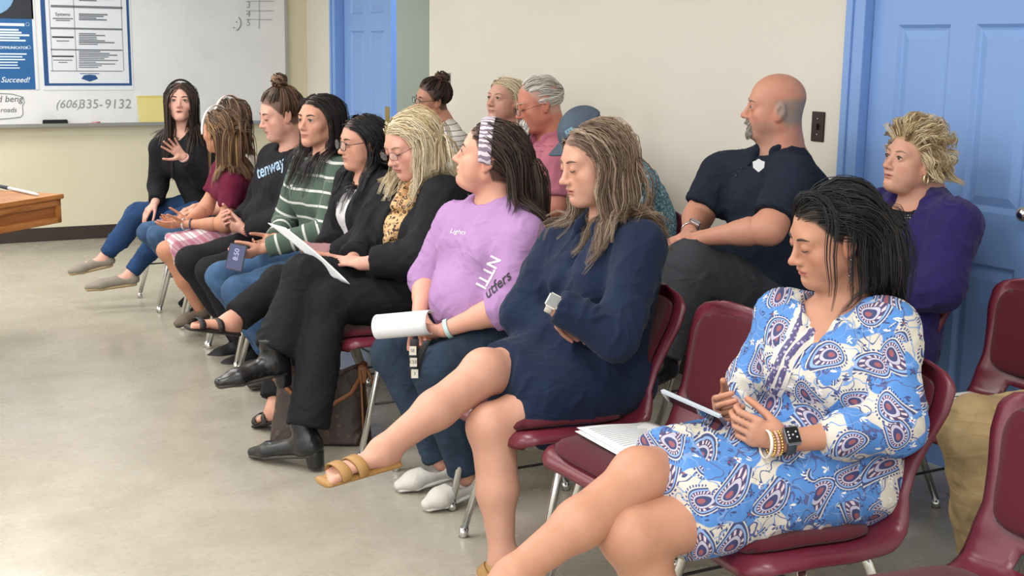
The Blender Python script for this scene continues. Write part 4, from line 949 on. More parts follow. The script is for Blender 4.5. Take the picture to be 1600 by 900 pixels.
def band(s, name, c, ax, r, w, th, m, label=None):
    ax = unit(ax); mb = MB(); e = unit(np.cross(ax, (0.3, 0.5, 0.8))); g = np.cross(ax, e); n = 20; V = []
    for rr, o in ((r, -w/2), (r+th, -w/2*0.8), (r+th, w/2*0.8), (r, w/2)):
        V += [A3(c)+ax*o+rr*(math.cos(2*math.pi*i/n)*e+math.sin(2*math.pi*i/n)*g) for i in range(n)]
    mb.add(V, [(k*n+i, k*n+(i+1) % n, ((k+1) % 4)*n+(i+1) % n, ((k+1) % 4)*n+i) for k in range(4) for i in range(n)]); return s.part(mb, name, m, True, label)
def beads(s, name, c, ax, r, rb, n, m):
    ax = unit(ax); e = unit(np.cross(ax, (0.3, 0.5, 0.8))); g = np.cross(ax, e); mb = MB()
    for i in range(n): mb.sphere(A3(c)+r*(math.cos(2*math.pi*i/n)*e+math.sin(2*math.pi*i/n)*g), rb, 8, 6)
    return s.part(mb, name, m)
def watch(s, side, c, ax, out, case, face, strap, r=0.027):
    b = band(s, 'watch', c, ax, r, 0.022, 0.003, strap); ax, out = unit(ax), unit(out); out = unit(out-ax*(out@ax)); t = np.cross(out, ax)
    M = Matrix(((ax[0], t[0], out[0], c[0]+out[0]*(r+0.002)), (ax[1], t[1], out[1], c[1]+out[1]*(r+0.002)), (ax[2], t[2], out[2], c[2]+out[2]*(r+0.002)), (0, 0, 0, 1)))
    mb = MB().box((-0.018, -0.021, -0.002), (0.018, 0.021, 0.009), M); mb.v = [tuple(np.asarray(p)-s.inv) for p in mb.v]; mb.build('watch_case', case, b, bevel=0.004)
    mb = MB().box((-0.0145, -0.0175, 0.009), (0.0145, 0.0175, 0.0098), M); mb.v = [tuple(np.asarray(p)-s.inv) for p in mb.v]; mb.build('watch_face', face, b, bevel=0.0)
    return b, M
JEAN = NT('denim'); _o = JEAN.obj(); JEAN.color(JEAN.mix(JEAN.step(JEAN.noise(14, 4, vec=_o), 0.35, 0.7), '2c4767', '3c5d82')); JEAN.b.inputs['Roughness'].default_value = 0.9; JEAN.bump(JEAN.noise(900, 2, vec=_o), 0.35, 0.001); JEAN = JEAN.m
JEAND = fabric('dark_denim', '26313f', var=0.25); BLACK = fabric('black_cloth', '1b1b1f', var=0.1); BLAZER = fabric('black_blazer', '17181c', 0.8); LEG = fabric('black_leggings', '1d1d20')
BOOT = plain('black_leather', '151517', 0.28, bump=(260, 0.4, 0.0015)); SOLE = plain('dark_sole', '3a3630', 0.6); WHITE = plain('white_paper', 'd8dadc', 0.7); WRIST = plain('white_band', 'dedede', 0.6)
def ear_drop(s, mats, n=1, r=0.003, sx=-1, hoop=False):
    p = s.glob([(sx*0.083, -0.004, -0.043)])[0]; mb = MB()
    if hoop: mb.tube([p+np.array([0.010*math.cos(t), 0, -0.012+0.016*math.sin(t)]) for t in np.linspace(0, 6.28, 15)[:-1]], 0.0032, 6, closed=True)
    else:
        for i in range(n): mb.sphere(p-UP*0.009*i, r, 8, 6)
        mb.tube([p, p-UP*0.009*(n-1)], 0.0007, 5)
    return s.part(mb, 'earring', mats)

# ===== woman in blue paisley dress (nearest) =====
def mat_paisley():
    t = NT('paisley_print'); o = t.obj(); x, y, z = t.sep(o)
    wv = t.n('TexNoise'); wv.inputs['Scale'].default_value = 7; t.lk(o, wv.inputs['Vector'])
    ow = t.vmath('ADD', o, t.vmath('SCALE', t.vmath('SUBTRACT', wv.outputs[1], (0.5, 0.5, 0.5)), (0, 0, 0)))
    base = t.mix(t.step(t.noise(8.5, 1.5, 0.4, vec=o), 0.50, 0.512), '4a7dbc', 'c2bcb0')
    def cells(sc, rand):
        v = t.n('TexVoronoi'); v.inputs['Scale'].default_value = sc; v.inputs['Randomness'].default_value = rand; t.lk(o, v.inputs['Vector'])
        q = t.vmath('SUBTRACT', o, v.outputs['Position']); q = t.vmath('MULTIPLY', q, (sc, sc, sc)); cr_ = t.n('SeparateColor'); t.lk(v.outputs['Color'], cr_.inputs[0]); return q, cr_.outputs
    # thin winding stems, then small flowers
    for sc_, c_s in ((16, '4a5684'), (22, '6f8fbe')): base = t.mix(t.math('LESS_THAN', t.math('ABSOLUTE', t.math('SUBTRACT', t.noise(sc_, 1.0, 0.4, vec=o), 0.5)), 0.011), base, c_s)
    q, c = cells(36, 0.9); a, b, d = t.sep(q); rr = t.vmath('LENGTH', q); th = t.math('ARCTAN2', d, t.math('ADD', a, b)); pet = t.math('ADD', 0.23, t.math('MULTIPLY', t.math('COSINE', t.math('MULTIPLY', th, 5.0)), 0.13))
    fl = t.math('MULTIPLY', t.math('LESS_THAN', rr, pet), t.math('GREATER_THAN', c[0], 0.12)); col = t.mix(t.math('GREATER_THAN', c[1], 0.55), '34406e', 'd9d6d0'); base = t.mix(fl, base, col)
    base = t.mix(t.math('MULTIPLY', t.math('LESS_THAN', rr, 0.09), t.math('GREATER_THAN', c[0], 0.12)), base, '8a4a52')
    # big paisleys
    q, c = cells(11.0, 0.6); a, b, d = t.sep(q); e1 = t.math('ADD', t.math('MULTIPLY', a, 0.65), t.math('MULTIPLY', b, -0.75)); ph = t.math('MULTIPLY', c[0], 6.283); cs, sn = t.math('COSINE', ph), t.math('SINE', ph)
    u = t.math('ADD', t.math('MULTIPLY', e1, cs), t.math('MULTIPLY', d, sn)); w = t.math('SUBTRACT', t.math('MULTIPLY', d, cs), t.math('MULTIPLY', e1, sn))
    w2 = t.math('ADD', w, t.math('MULTIPLY', t.math('MULTIPLY', u, u), 0.9)); ln = t.vmath('LENGTH', t.comb(u, t.math('MULTIPLY', w2, 1.55), 0.0)); e = t.math('ADD', ln, t.math('MULTIPLY', u, 0.38)); th = t.math('ARCTAN2', w2, u)
    fr = t.math('MULTIPLY', t.math('GREATER_THAN', t.math('SINE', t.math('MULTIPLY', th, 26.0)), 0.0), t.math('LESS_THAN', e, 0.50)); res = t.mix(fr, base, '3a4676')
    dots = t.math('GREATER_THAN', t.math('SINE', t.math('MULTIPLY', th, 17.0)), 0.2)
    for lim, colr in ((0.43, 'c4c0b8'), (0.395, '39426c'), (0.345, '7f9fca'), (0.30, '463c60'), (0.20, 'aeaabc'), (0.15, '363d66'), (0.075, '8a5058')):
        res = t.mix(t.math('LESS_THAN', e, lim), res, colr)
    ring = t.math('MULTIPLY', t.math('MULTIPLY', t.math('GREATER_THAN', e, 0.215), t.math('LESS_THAN', e, 0.285)), dots); res = t.mix(ring, res, 'c9b8bc')
    t.color(res); t.b.inputs['Roughness'].default_value = 0.8; t.bump(t.noise(500, 2, vec=o), 0.2, 0.001); return t.m
PAISLEY = mat_paisley()
s = Person('woman in blue and white paisley dress looking down at her phone', 2.15, 2.06, 0.98, 1.0, 'bd8a70', h=0.0038)
setup(s, {'nose': (1232, 408), 'earL': (1327, 388), 'chin': (1267, 449), 'eyeL': (1257, 385), 'eyeR': (1230, 380), 'mouth': (1250, 428)}, (1295, 375), (1312, 482), 20, 30, tw=12,
      shL=J(1388, 512, 2.00), elL=J(1398, 668, 1.93), wrL=J(1226, 690, 2.00), shR=J(1228, 496, 2.29), elR=J(1175, 598, 2.33), wrR=J(1140, 636, 2.23),
      knR=J(1000, 745, 2.12), anR=J(800, 900, 2.03), toeR=J(690, 960, 2.02), knL=J(985, 838, 2.05), anL=(1.60, 2.03, 0.10), toeL=(1.42, 2.02, 0.03))
s.head(dict(eo=0.0, jaw=1.0, fat=0.45, nose=0.95), hair='0b0a0c', lips='b4615f', blush=0.45, brow='2c1f1c', front=0.070, temple=0.004, fine=0.0032)
dr = top(s, 0.013, (1.88, 1.66), rs=1.05, hem=None, cuff=0.036, low=True)
dr = un(0.03, dr, ell(s.j['elL']+np.array([0.0, 0.0, 0.03]), (0.068, 0.058, 0.08)), ell(s.j['elL']*0.6+s.j['wrL']*0.4, (0.07, 0.055, 0.06)))
j = s.j; kmid = (j['knR']+j['knL'])/2
sk = un(0.06, cone(j['hipL'], j['hipL']+(j['knL']-j['hipL'])*0.80, 0.115, 0.085, flat_b=True), cone(j['hipR'], j['hipR']+(j['knR']-j['hipR'])*0.90, 0.115, 0.088, flat_b=True), econe(j['pel']-UP*0.01, j['pel']+(kmid-j['pel'])*0.72, (0.185, 0.115), (0.125, 0.10), (0, 1, 0)))
drs = un(0.05, dr, sk); nb = j['nb']
drs = sub(drs, un(0.01, ell(nb+UP*0.03+s.fd*0.02, (0.085, 0.085, 0.06)), cone(nb+s.fd*0.085+UP*0.01, nb+s.fd*0.155-UP*0.125, 0.046, 0.014)), 0.006)
dress = s.cloth('dress', drs, PAISLEY, 0.006, 0.0045, 0.075, 11)
# placket bands beside the open neck
def strip(s, name, pts, wid, m, o, dirn, off=0.003):
    me = MB(); V = []; pts = [A3(p) for p in pts]; n = len(pts); t = bvh_of(o); dirn = unit(dirn)
    for i, p in enumerate(pts):
        d = unit(pts[min(i+1, n-1)]-pts[max(i-1, 0)]); x = unit(np.cross(d, dirn))
        for w_ in (-0.5, -0.17, 0.17, 0.5):
            q = p+x*w_*wid-dirn*0.2; h = t.ray_cast(Vector(q), Vector(dirn), 0.5); V.append((np.array(h[0]) if h[0] is not None else q+dirn*0.2)-dirn*(off if abs(w_) < 0.3 else off*0.2))
    me.add(V, [(i*4+k, i*4+k+1, i*4+k+5, i*4+k+4) for i in range(n-1) for k in range(3)]); return s.part(me, name, m)
def mat_trim():
    t = NT('woven_trim'); o = t.obj(); n = t.n('TexVoronoi'); n.inputs['Scale'].default_value = 95; t.lk(o, n.inputs['Vector']); k = t.step(n.outputs[0], 0.25, 0.42); t.color(t.mix(k, 'a9a4b4', '4f4a74')); t.b.inputs['Roughness'].default_value = 0.8; return t.m
TRIM = mat_trim()
vd = unit(ray(1250, 540))
CREAM = plain('trim_cream', 'c9c3ba', 0.8)
for path in ([(1259, 470), (1255, 482), (1247, 505), (1237, 528), (1222, 548), (1212, 570), (1204, 590), (1196, 606), (1188, 618)], [(1300, 478), (1296, 488), (1282, 506), (1264, 524), (1246, 540), (1230, 560), (1222, 584), (1214, 606), (1206, 622)]):
    pp = [J(a, b, 2.03) for a, b in path]; strip(s, 'neck_trim', pp, 0.036, CREAM, dress, vd, 0.004); strip(s, 'neck_trim', pp, 0.020, TRIM, dress, vd, 0.0065)
up_ = np.array([-0.35, -0.25, 0.9])
dL = J(1140, 662, 2.07)-s.j['wrL']; s.hand('L', dL, (0.45, 0.85, 0.12), curls=[(0.35, 0.9, 0.6), (0.4, 0.95, 0.6), (0.45, 1.0, 0.6), (0.5, 1.0, 0.6)], thumb=(0.35, 0.75), from_el=0.1, h=0.003)
dR = J(1092, 650, 2.14)-s.j['wrR']; s.hand('R', dR, (-0.2, -0.8, 0.35), curls=[(0.45, 0.7, 0.5)]*2+[(0.6, 0.8, 0.5)]*2, thumb=(0.5, 0.5), from_el=0.2, h=0.003)
s.bareleg('R', 0.55, rs=1.02, h=0.005); s.bareleg('L', 0.45, rs=1.05, h=0.005)
s.body()
ax = unit(s.j['wrL']-s.j['elL']); wp = s.j['wrL']-ax*0.005
wb_, WM = watch(s, 'L', wp, ax, unit(CAM-wp)*0.8+UP*0.3, plain('watch_silver', '9a9aa0', 0.25, 0.9), plain('watch_glass', '0b0c10', 0.1), plain('watch_strap_grey', '39434e', 0.6), 0.0265)
for a_, b_ in ((-0.007, 0.009), (0.0, 0.009), (0.007, 0.009), (-0.006, -0.008), (0.006, -0.008), (0.0, 0.0)):
    mb = MB().sphere(WM @ Vector((b_, a_, 0.0099)), 0.0022, 8, 5); mb.v = [tuple(np.asarray(p)-s.inv) for p in mb.v]; mb.build('screen_icon', plain('icon_grey', 'b9bdc4', 0.5), wb_, True)
for i, c in enumerate((0.022, 0.030, 0.038)): beads(s, 'bracelet', wp+ax*c, ax, 0.0268-i*0.0004, 0.0032, 26, GOLD if i != 1 else plain('bead_pink', 'c9a394', 0.4))
band(s, 'bracelet', wp+ax*0.048, ax+UP*0.15, 0.0285, 0.007, 0.003, plain('bracelet_ivory', 'd8cfc0', 0.4))
axr = unit(s.j['wrR']-s.j['elR']); band(s, 'bracelet', s.j['wrR']-axr*0.005, axr, 0.0262, 0.016, 0.003, plain('bracelet_mauve', 'b9a6ae', 0.5))
ear_drop(s, CHROME, 6, 0.0027)
s.coll = un(0.0, infl(drs, 0.002), s.torso(0.0))
R_ = s.roots(400, seed=3)
s.strands(R_, lambda L: np.stack([np.where(L[:, 0] >= 0.028, 1.0, -1.0), np.where(L[:, 0] >= 0.028, -0.5, -0.75), np.zeros(len(L))], 1), 0.34, [('08080a', 3), ('131114', 2), ('201c1e', 0.6)], r=0.0010, kids=7, spread=0.009, vol=(0.004, 0.027), seg=12, grav=0.50, back=lambda L: np.where(L[:, 0] >= 0.02, 0.26, np.where(L[:, 1] > -0.01, 0.55, 0.32)), coll=s.coll, seed=12, backsteps=9, wave=0.004, wl=0.16)
blue = s
# ===== helper: a relative plane for each person =====
def pl(s): return lambda a, b, d=0.0: J(a, b, s.y0+d)
def mat_attr_stripes(name, base, stripe, period, width, off=0.0):
    t = NT(name); a = t.attr('along').outputs['Fac']; k = t.math('LESS_THAN', t.math('FRACT', t.math('ADD', t.math('DIVIDE', a, period), off)), width); t.color(t.mix(k, base, stripe)); t.b.inputs['Roughness'].default_value = 0.9; t.bump(t.noise(600, 2, vec=t.obj()), 0.3, 0.001); return t.m
def arm_along(s, g, torso_scale=1.0):
    """metres along the sleeve, or down the torso, whichever the cloth belongs to"""
    j = s.j; t = s.torso(g)
    A = {sd: s.armS(sd, g, 2.0) for sd in 'RL'}; up = unit(j['nb']-j['pel'])
    def f(V):
        dt = t(V); out = (V-j['pel'])@up
        for sd in 'RL':
            d = A[sd](V); a, b, c = j['sh'+sd], j['el'+sd], j['wr'+sd]; u1 = unit(b-a); u2 = unit(c-b); L1 = np.linalg.norm(b-a); L2 = np.linalg.norm(c-b)
            t1 = np.clip((V-a)@u1, -0.1, L1); t2 = np.clip((V-b)@u2, 0, L2); d1 = np.linalg.norm(V-a-t1[:, None]*u1, axis=1); d2 = np.linalg.norm(V-b-t2[:, None]*u2, axis=1)
            al = np.where(d1 < d2+0.004, t1, L1+t2); out = np.where(d < dt-0.012, al+0.03, out)
        return out
    return f
def jacket(s, g=0.024, ends=(1.96, 1.96), open_w=0.06, rs=1.0, belly=0.0, low=-0.06, deep=0.5, kk=0.015, bust=None):
    """open jacket: a looser shell with the front wedge and the neck cut away"""
    j = s.j; f = sleeved(s, s.torso(g, belly, bust), g, ends, rs); f = clip(f, j['pel']+UP*low, -UP)
    nb = j['nb']; a = nb+UP*0.06; b = j['pel']+(nb-j['pel'])*deep
    cut = econe(nb+s.fd*0.10+UP*0.02, b+s.fd*0.20, (open_w*1.15, 0.11), (open_w*0.55, 0.13), s.rt)
    f = sub(f, cut, kk); return sub(f, ell(nb+UP*0.045+s.fd*0.005, (0.075, 0.072, 0.075)), kk)
def collar(s, m, r=0.066, h=0.04):
    j = s.j; mb = []
    for sg in (-1, 1):
        a = j['nb']-s.fd*0.055+UP*0.035; b = j['nb']+s.rt*sg*0.068+UP*0.025; c = j['nb']+s.rt*sg*0.040+s.fd*0.070-UP*0.005; d = j['nb']+s.rt*sg*0.055+s.fd*0.095-UP*0.055
        mb += [econe(a, b, (0.012, 0.024), (0.013, 0.026), s.rt), econe(b, c, (0.013, 0.026), (0.013, 0.026), s.rt), econe(c, d, (0.016, 0.018), (0.012, 0.006), s.rt)]
    return s.cloth('collar', un(0.012, *mb), m, 0.006, 0.0, sm=1)
# ===== woman in navy dress =====
s = Person('woman in navy dress with long highlighted hair and crossed arms', 3.13, 2.05, 1.0, 1.0, 'cc9a84', h=0.004); q = pl(s)
setup(s, {'nose': (877, 284), 'chin': (900, 323), 'eyeL': (891, 266), 'mouth': (886, 300)}, (922, 268), (950, 350), 6, 14, tw=6,
      shL=q(1003, 385, -.17), elL=q(962, 528, -.27), wrL=q(868, 478, -.17), shR=q(875, 390, .17), elR=q(815, 492, .12), wrR=q(915, 538, -.12),
      knR=q(757, 582, -.03), anR=q(598, 703, -.10), toeR=q(510, 742, -.13), knL=q(768, 668, -.10), anL=JZ(785, 868, .09), toeL=JZ(752, 900, .03))
s.head(dict(eo=0.0, fat=0.15, nose=1.0), hair='6b5443', lips='b8685f', brow='5a4436', front=0.068, gaze=(0, -25))
NAVY = fabric('navy_knit', '152036', var=0.12, sheen=0.2); j = s.j
f = top(s, 0.016, (1.97, 1.97), rs=1.12, hem=None)
kmid = (j['knR']+j['knL'])/2
sk = un(0.07, cone(j['hipR'], j['hipR']+(j['knR']-j['hipR'])*0.84, 0.115, 0.090, flat_b=True), cone(j['hipL'], j['hipL']+(j['knL']-j['hipL'])*0.62, 0.12, 0.10, flat_b=True), econe(j['pel']-UP*0.0, j['pel']+(kmid-j['pel'])*0.60, (0.18, 0.12), (0.15, 0.11), (0, 1, 0)))
sk = un(0.05, sk, econe(j['hipL']+np.array([-0.10, -0.06, -0.03]), j['hipL']+np.array([-0.25, -0.07, -0.08]), (0.045, 0.09), (0.045, 0.10), (0, 1, 0)))
nbp = j['nb']; f = sub(f, un(0.01, ell(nbp+UP*0.03+s.fd*0.03, (0.062, 0.062, 0.05)), cone(nbp+s.fd*0.08, nbp+s.fd*0.135-UP*0.11, 0.030, 0.010)), 0.006)
drs = un(0.04, f, sk); dress = s.cloth('dress', drs, NAVY, 0.0065, 0.006, 0.085, 21); collar(s, NAVY)
def placket_buttons(s, o, pts, dirn, m, r=0.006):
    t = bvh_of(o); dirn = unit(dirn)
    for p in pts:
        h = t.ray_cast(Vector(p-dirn*0.2), Vector(dirn), 0.5)
        if h[0] is not None: s.part(MB().sphere(np.array(h[0])-dirn*0.002, r, 10, 6), 'button', m)
placket_buttons(s, dress, [q(930, 372, -.1), q(925, 392, -.1), q(918, 415, -.1)], ray(925, 390), plain('navy_button', '24304a', 0.4))
s.hand('L', (0.55, 0.45, -0.7), (0.6, -0.6, -0.2), curl=(0.2, 0.3, 0.2), thumb=(0.2, 0.2), from_el=0.75, fore=1.0)
s.bareleg('R', 0.55, rs=1.08, h=0.0055); s.bareleg('L', 0.45, rs=1.12, h=0.0055)
s.body()
ax = unit(s.j['wrL']-s.j['elL']); wp = s.j['wrL']+ax*0.012
watch(s, 'L', wp, ax, unit(CAM-wp)+UP*0.35, plain('watch_pearl', 'cfcac2', 0.3), plain('watch_grey', '4a4d4c', 0.2), plain('watch_strap_ivory', 'c9c4ba', 0.5), 0.0255)
TAN = plain('tan_leather', '9a7440', 0.6)
def sandal(s, side, m, straps=(0.45, 0.75), sole_m=None, w=0.041, wd_=0.016):
    j = s.j; an, to = j['an'+side], j['toe'+side]; d = unit(to-an); up = unit(UP-d*(UP@d)); lat = np.cross(d, up); hl_ = an-d*0.03-up*0.05; tp = to+d*0.012-up*0.016
    so = econe(hl_, tp, (0.034, 0.011), (w, 0.011), lat); V, Q = surf(so, 0.005); root = link('sandal', mesh_np('sandal', V-s.inv, Q), sole_m or m, s.root)
    for k in straps:
        c = hl_+(tp-hl_)*k+up*0.016; mb = MB(); n = 14; V = []
        for r_, o in ((1.0, -wd_), (1.09, -wd_*0.8), (1.09, wd_*0.8), (1.0, wd_)):
            V += [c+d*o+lat*math.cos(t)*w*1.06*r_+up*math.sin(t)*(0.040-0.018*k)*r_ for t in np.linspace(-0.35, math.pi+0.35, n)]
        mb.add(V, [(a*n+i, a*n+i+1, ((a+1) % 4)*n+i+1, ((a+1) % 4)*n+i) for a in range(4) for i in range(n-1)]); s.part(mb, 'strap', m, True, parent=root)
    return root
sandal(s, 'R', TAN, (0.55, 0.78)); sandal(s, 'L', TAN, (0.55, 0.78))
s.coll = un(0.0, infl(drs, 0.003), s.torso(0.0))
s.strands(s.roots(380, seed=8), d_part(0.018, 0.0, 0.35), 0.40, [('6b5746', 3), ('86715b', 3), ('a3907a', 1.8), ('544336', 2)], r=0.0010, kids=7, spread=0.011, vol=(0.004, 0.030), seg=11, grav=0.42, back=0.15, coll=s.coll, seed=31, backsteps=6, wave=0.011, wl=0.16)
# ===== woman in lavender shirt =====
s = Person('woman in lavender long-sleeved shirt with patterned headband holding papers', 3.74, 2.05, 1.0, 1.16, 'd9a18b', h=0.0042); q = pl(s)
setup(s, {'nose': (706, 247), 'earL': (762, 257), 'chin': (719, 289), 'eyeL': (722, 233), 'mouth': (711, 262)}, (750, 245), (772, 312), 0, -4, tw=8,
      shL=q(818, 372, -.19), elL=q(795, 478, -.23), wrL=q(696, 515, -.10), shR=q(715, 352, .19), elR=q(668, 440, .22), wrR=q(655, 492, .05),
      knR=q(618, 552, .13), anR=JZ(690, 722, .09), knL=q(682, 580, -.12), anL=JZ(728, 745, .09))
s.head(dict(eo=0.8, fat=0.8, nose=0.95, jaw=1.06), hair='33231d', lips='b9706a', brow='3a2a24', front=0.068, nape=-0.07)
LAV = fabric('lavender_jersey', 'a07ca9', var=0.03); f = top(s, 0.014, (1.05, 1.28), belly=0.02, rs=1.12, hem=-0.02)
f = neckhole(s, f, 0.068, 0.02, 0.03, 0.8); shirt = s.cloth('shirt', f, LAV, 0.0065, 0.0055, 0.075, 41)
s.cloth('jeans', pants(s, 0.008, 1.97, 1.02, waist=0.05), JEAND, 0.008, 0.004, 0.07, 42)
s.upperarm('R', 0.8, 1.0, 0.5); s.upperarm('L', 0.9, 1.0, 0.5)
s.hand('R', q(668, 520, .0)-s.j['wrR'], (-0.3, -0.8, -0.4), curl=(0.5, 0.6, 0.4), from_el=0.3)
s.hand('L', q(650, 532, .0)-s.j['wrL'], (-0.2, 0.85, 0.3), curl=(0.45, 0.6, 0.4), thumb=(0.5, 0.4), from_el=0.3)
s.body()
ax = unit(s.j['wrL']-s.j['elL']); band(s, 'wristband', s.j['wrL']-ax*0.01, ax, 0.030, 0.016, 0.003, plain('wristband_teal', 'b6d3cf', 0.6))
for sd_ in 'RL': s.shoe(sd_, plain('canvas_white', 'bdbab4', 0.8), plain('rubber_white', 'd6d4cf', 0.6), 'flat')
PWHT = plain('print_white_ink', 'd9d6dc', 0.7); PBLK = plain('print_black_ink', '2a2530', 0.7)
vz = unit(ray(780, 410)); 
def print_on(s, name, body, size, o, pc, xa, m, shear=0.0, bold=0.0, dep=None, rot=0.0, sx=1.0):
    """lettering laid on the cloth where it is seen at pixel pc"""
    org = J(*pc, s.y0+(dep or 0)); n = -unit(org-CAM); x = unit(A3(xa)-n*(A3(xa)@n)); y = np.cross(n, x); c, s_ = math.cos(rot), math.sin(rot)
    me = text_mesh(body, size, shear, bold)
    bm = bmesh.new(); bm.from_mesh(me); bmesh.ops.triangulate(bm, faces=bm.faces[:]); bmesh.ops.subdivide_edges(bm, edges=[e for e in bm.edges if e.calc_length() > 0.008], cuts=2); bm.to_mesh(me); bm.free()
    for v in me.vertices: v.co.x *= sx
    return drape(s, name, me, o, org, x*c+y*s_, y*c-x*s_, m)
print_on(s, 'sleeve_print', 'NTTI', 0.050, shirt, (762, 425), c_r, PWHT, 0.0, 0.001, -.2, math.radians(-118))
print_on(s, 'sleeve_print', 'utfers', 0.044, shirt, (776, 446), c_r, PBLK, 0.4, 0.0006, -.2, math.radians(40))
print_on(s, 'chest_print', 'Lights', 0.022, shirt, (715, 362), c_r, PWHT, 0.3, 0.0, -.05, math.radians(-8))
def mat_bandana():
    t = NT('headband_print'); o = t.obj(); w_ = t.n('TexWave', bands_direction='DIAGONAL'); w_.inputs['Scale'].default_value = 26; w_.inputs['Distortion'].default_value = 6; t.lk(o, w_.inputs['Vector']); t.color(t.mix(t.step(w_.outputs[1], 0.45, 0.6), '7c6a7c', 'cdc4cc')); t.b.inputs['Roughness'].default_value = 0.7; return t.m
def headband(s, m, r=0.006, wid=0.020, tilt=0.2, off=0.006, y0=0.02, name='headband', z0=0.0):
    """arched band over the crown from ear to ear"""
    def fn(a, b):
        w_ = (b-0.5)*2*wid; an = math.pi*(a*1.06-0.03); c, sn = math.cos(an), math.sin(an)
        return s.glob([((0.0745+off)*c, y0-0.013+w_-tilt*0.05*(1-sn)+0.02*sn*tilt, 0.030+z0+(0.083+off)*sn*math.sqrt(max(0.05, 1-((y0+w_)/0.1)**2))-0.03*(1-sn))])[0]-s.inv
    return link(name, grid_sheet(fn, 30, 7, r, name), m, s.root)
s.coll = un(0.0, infl(f, 0.003), s.torso(0.0))
s.strands(s.roots(320, seed=5), lambda L: np.stack([np.sign(L[:, 0]+1e-6)*0.35, np.full(len(L), -1.0), np.where(L[:, 2] > 0.05, 0.1, -0.4)], 1), 0.42, [('33251f', 3), ('45332a', 3), ('241a16', 2)], r=0.0014, kids=6, spread=0.010, vol=(0.002, 0.020), seg=10, grav=0.40, back=0.35, coll=s.coll, seed=51, backsteps=8)
headband(s, mat_bandana(), 0.003, 0.021, 0.3, 0.016, 0.030)
# ===== blonde woman in black blazer =====
s = Person('blonde woman in glasses and black blazer reading a sheet of paper', 4.36, 2.06, 1.0, 1.06, 'd8a391', h=0.0044); q = pl(s)
setup(s, {'nose': (609, 255), 'mouth': (618, 269), 'chin': (632, 284), 'eyeL': (619, 241), 'eyeR': (602, 239)}, (645, 240), (668, 295), 6, 26, tw=8,
      shL=q(694, 308, -.18), elL=q(660, 402, -.22), wrL=q(566, 412, -.10), shR=q(610, 312, .18), elR=q(575, 385, .18), wrR=q(548, 408, .03),
      knR=q(474, 432, -.02), anR=q(428, 560, -.08), toeR=q(334, 600, -.12), knL=q(512, 470, -.10), anL=JZ(478, 686, .11), toeL=JZ(388, 706, .02))
s.head(dict(eo=0.0, fat=0.4, nose=1.0), hair='b9a27c', lips='b05a5a', brow='8a6f55', blush=0.5, front=0.066, gaze=(0, -30))
def mat_leopard():
    t = NT('leopard_print'); o = t.obj(); v = t.n('TexVoronoi'); v.inputs['Scale'].default_value = 62; t.lk(o, v.inputs['Vector']); d = v.outputs[0]
    r_ = t.math('MULTIPLY', t.math('GREATER_THAN', d, 0.24), t.math('LESS_THAN', d, 0.50)); k = t.math('MULTIPLY', r_, t.math('GREATER_THAN', t.noise(70, 1, vec=o), 0.44)); t.color(t.mix(k, t.mix(t.math('LESS_THAN', d, 0.24), 'c9a273', 'a8794a'), '33231b')); t.b.inputs['Roughness'].default_value = 0.7; return t.m
LEO = mat_leopard()
f0 = top(s, 0.010, (0.5, 0.5), hem=-0.04); f0 = neckhole(s, f0, 0.062, 0.03, 0.03, 0.85); s.cloth('blouse', f0, LEO, 0.007, 0.004, 0.06, 61)
s.cloth('scarf', un(0.02, *[cone(s.j['nb']+s.rt*a*0.07+s.fd*(0.03+0.05*b)-UP*c, s.j['nb']+s.rt*a2*0.05+s.fd*(0.075+0.05*b2)-UP*c2, 0.024, 0.024) for a, b, c, a2, b2, c2 in ((-1, 0, -0.02, -0.55, 1, 0.05), (1, 0, -0.02, 0.5, 1, 0.06), (-0.55, 1, 0.05, -0.2, 1.9, 0.17), (0.5, 1, 0.06, 0.2, 1.8, 0.19), (-0.2, 1.9, 0.17, -0.1, 2.2, 0.30))]), LEO, 0.006, 0.004, 0.05, 62)
fj = jacket(s, 0.024, (1.85, 1.85), 0.062, 1.06, low=-0.06, deep=0.25); s.cloth('blazer', fj, BLAZER, 0.007, 0.0055, 0.085, 63)
s.cloth('trousers', pants(s, 0.014, 1.92, 1.02, 0.080, waist=0.02), BLAZER, 0.008, 0.006, 0.09, 64)
s.hand('L', q(520, 402, .0)-s.j['wrL'], (-0.1, 0.6, -0.6), curl=(0.4, 0.5, 0.3), from_el=0.6)
s.hand('R', q(522, 420, .02)-s.j['wrR'], (-0.2, -0.4, 0.8), curl=(0.5, 0.6, 0.4), from_el=0.6)
s.body(); s.glasses('4a2c26', 0.0235, 0.015, 0.0012)
s.shoe('R', BOOT, SOLE, 'boot', 0.038, top=0.07, heel=0.055, name='boot'); s.shoe('L', BOOT, SOLE, 'boot', 0.038, top=0.07, heel=0.05, name='boot')
s.coll = un(0.0, infl(fj, 0.003), infl(f0, 0.002))
s.strands(s.roots(360, seed=6), d_part(0.02, -0.1, 0.3), 0.37, [('d0bd97', 3), ('dccfb2', 3), ('b79f78', 2), ('9c845e', 0.8)], r=0.0012, kids=7, spread=0.011, vol=(0.004, 0.026), seg=10, grav=0.40, back=0.20, coll=s.coll, seed=71, backsteps=7, wave=0.007, wl=0.17)
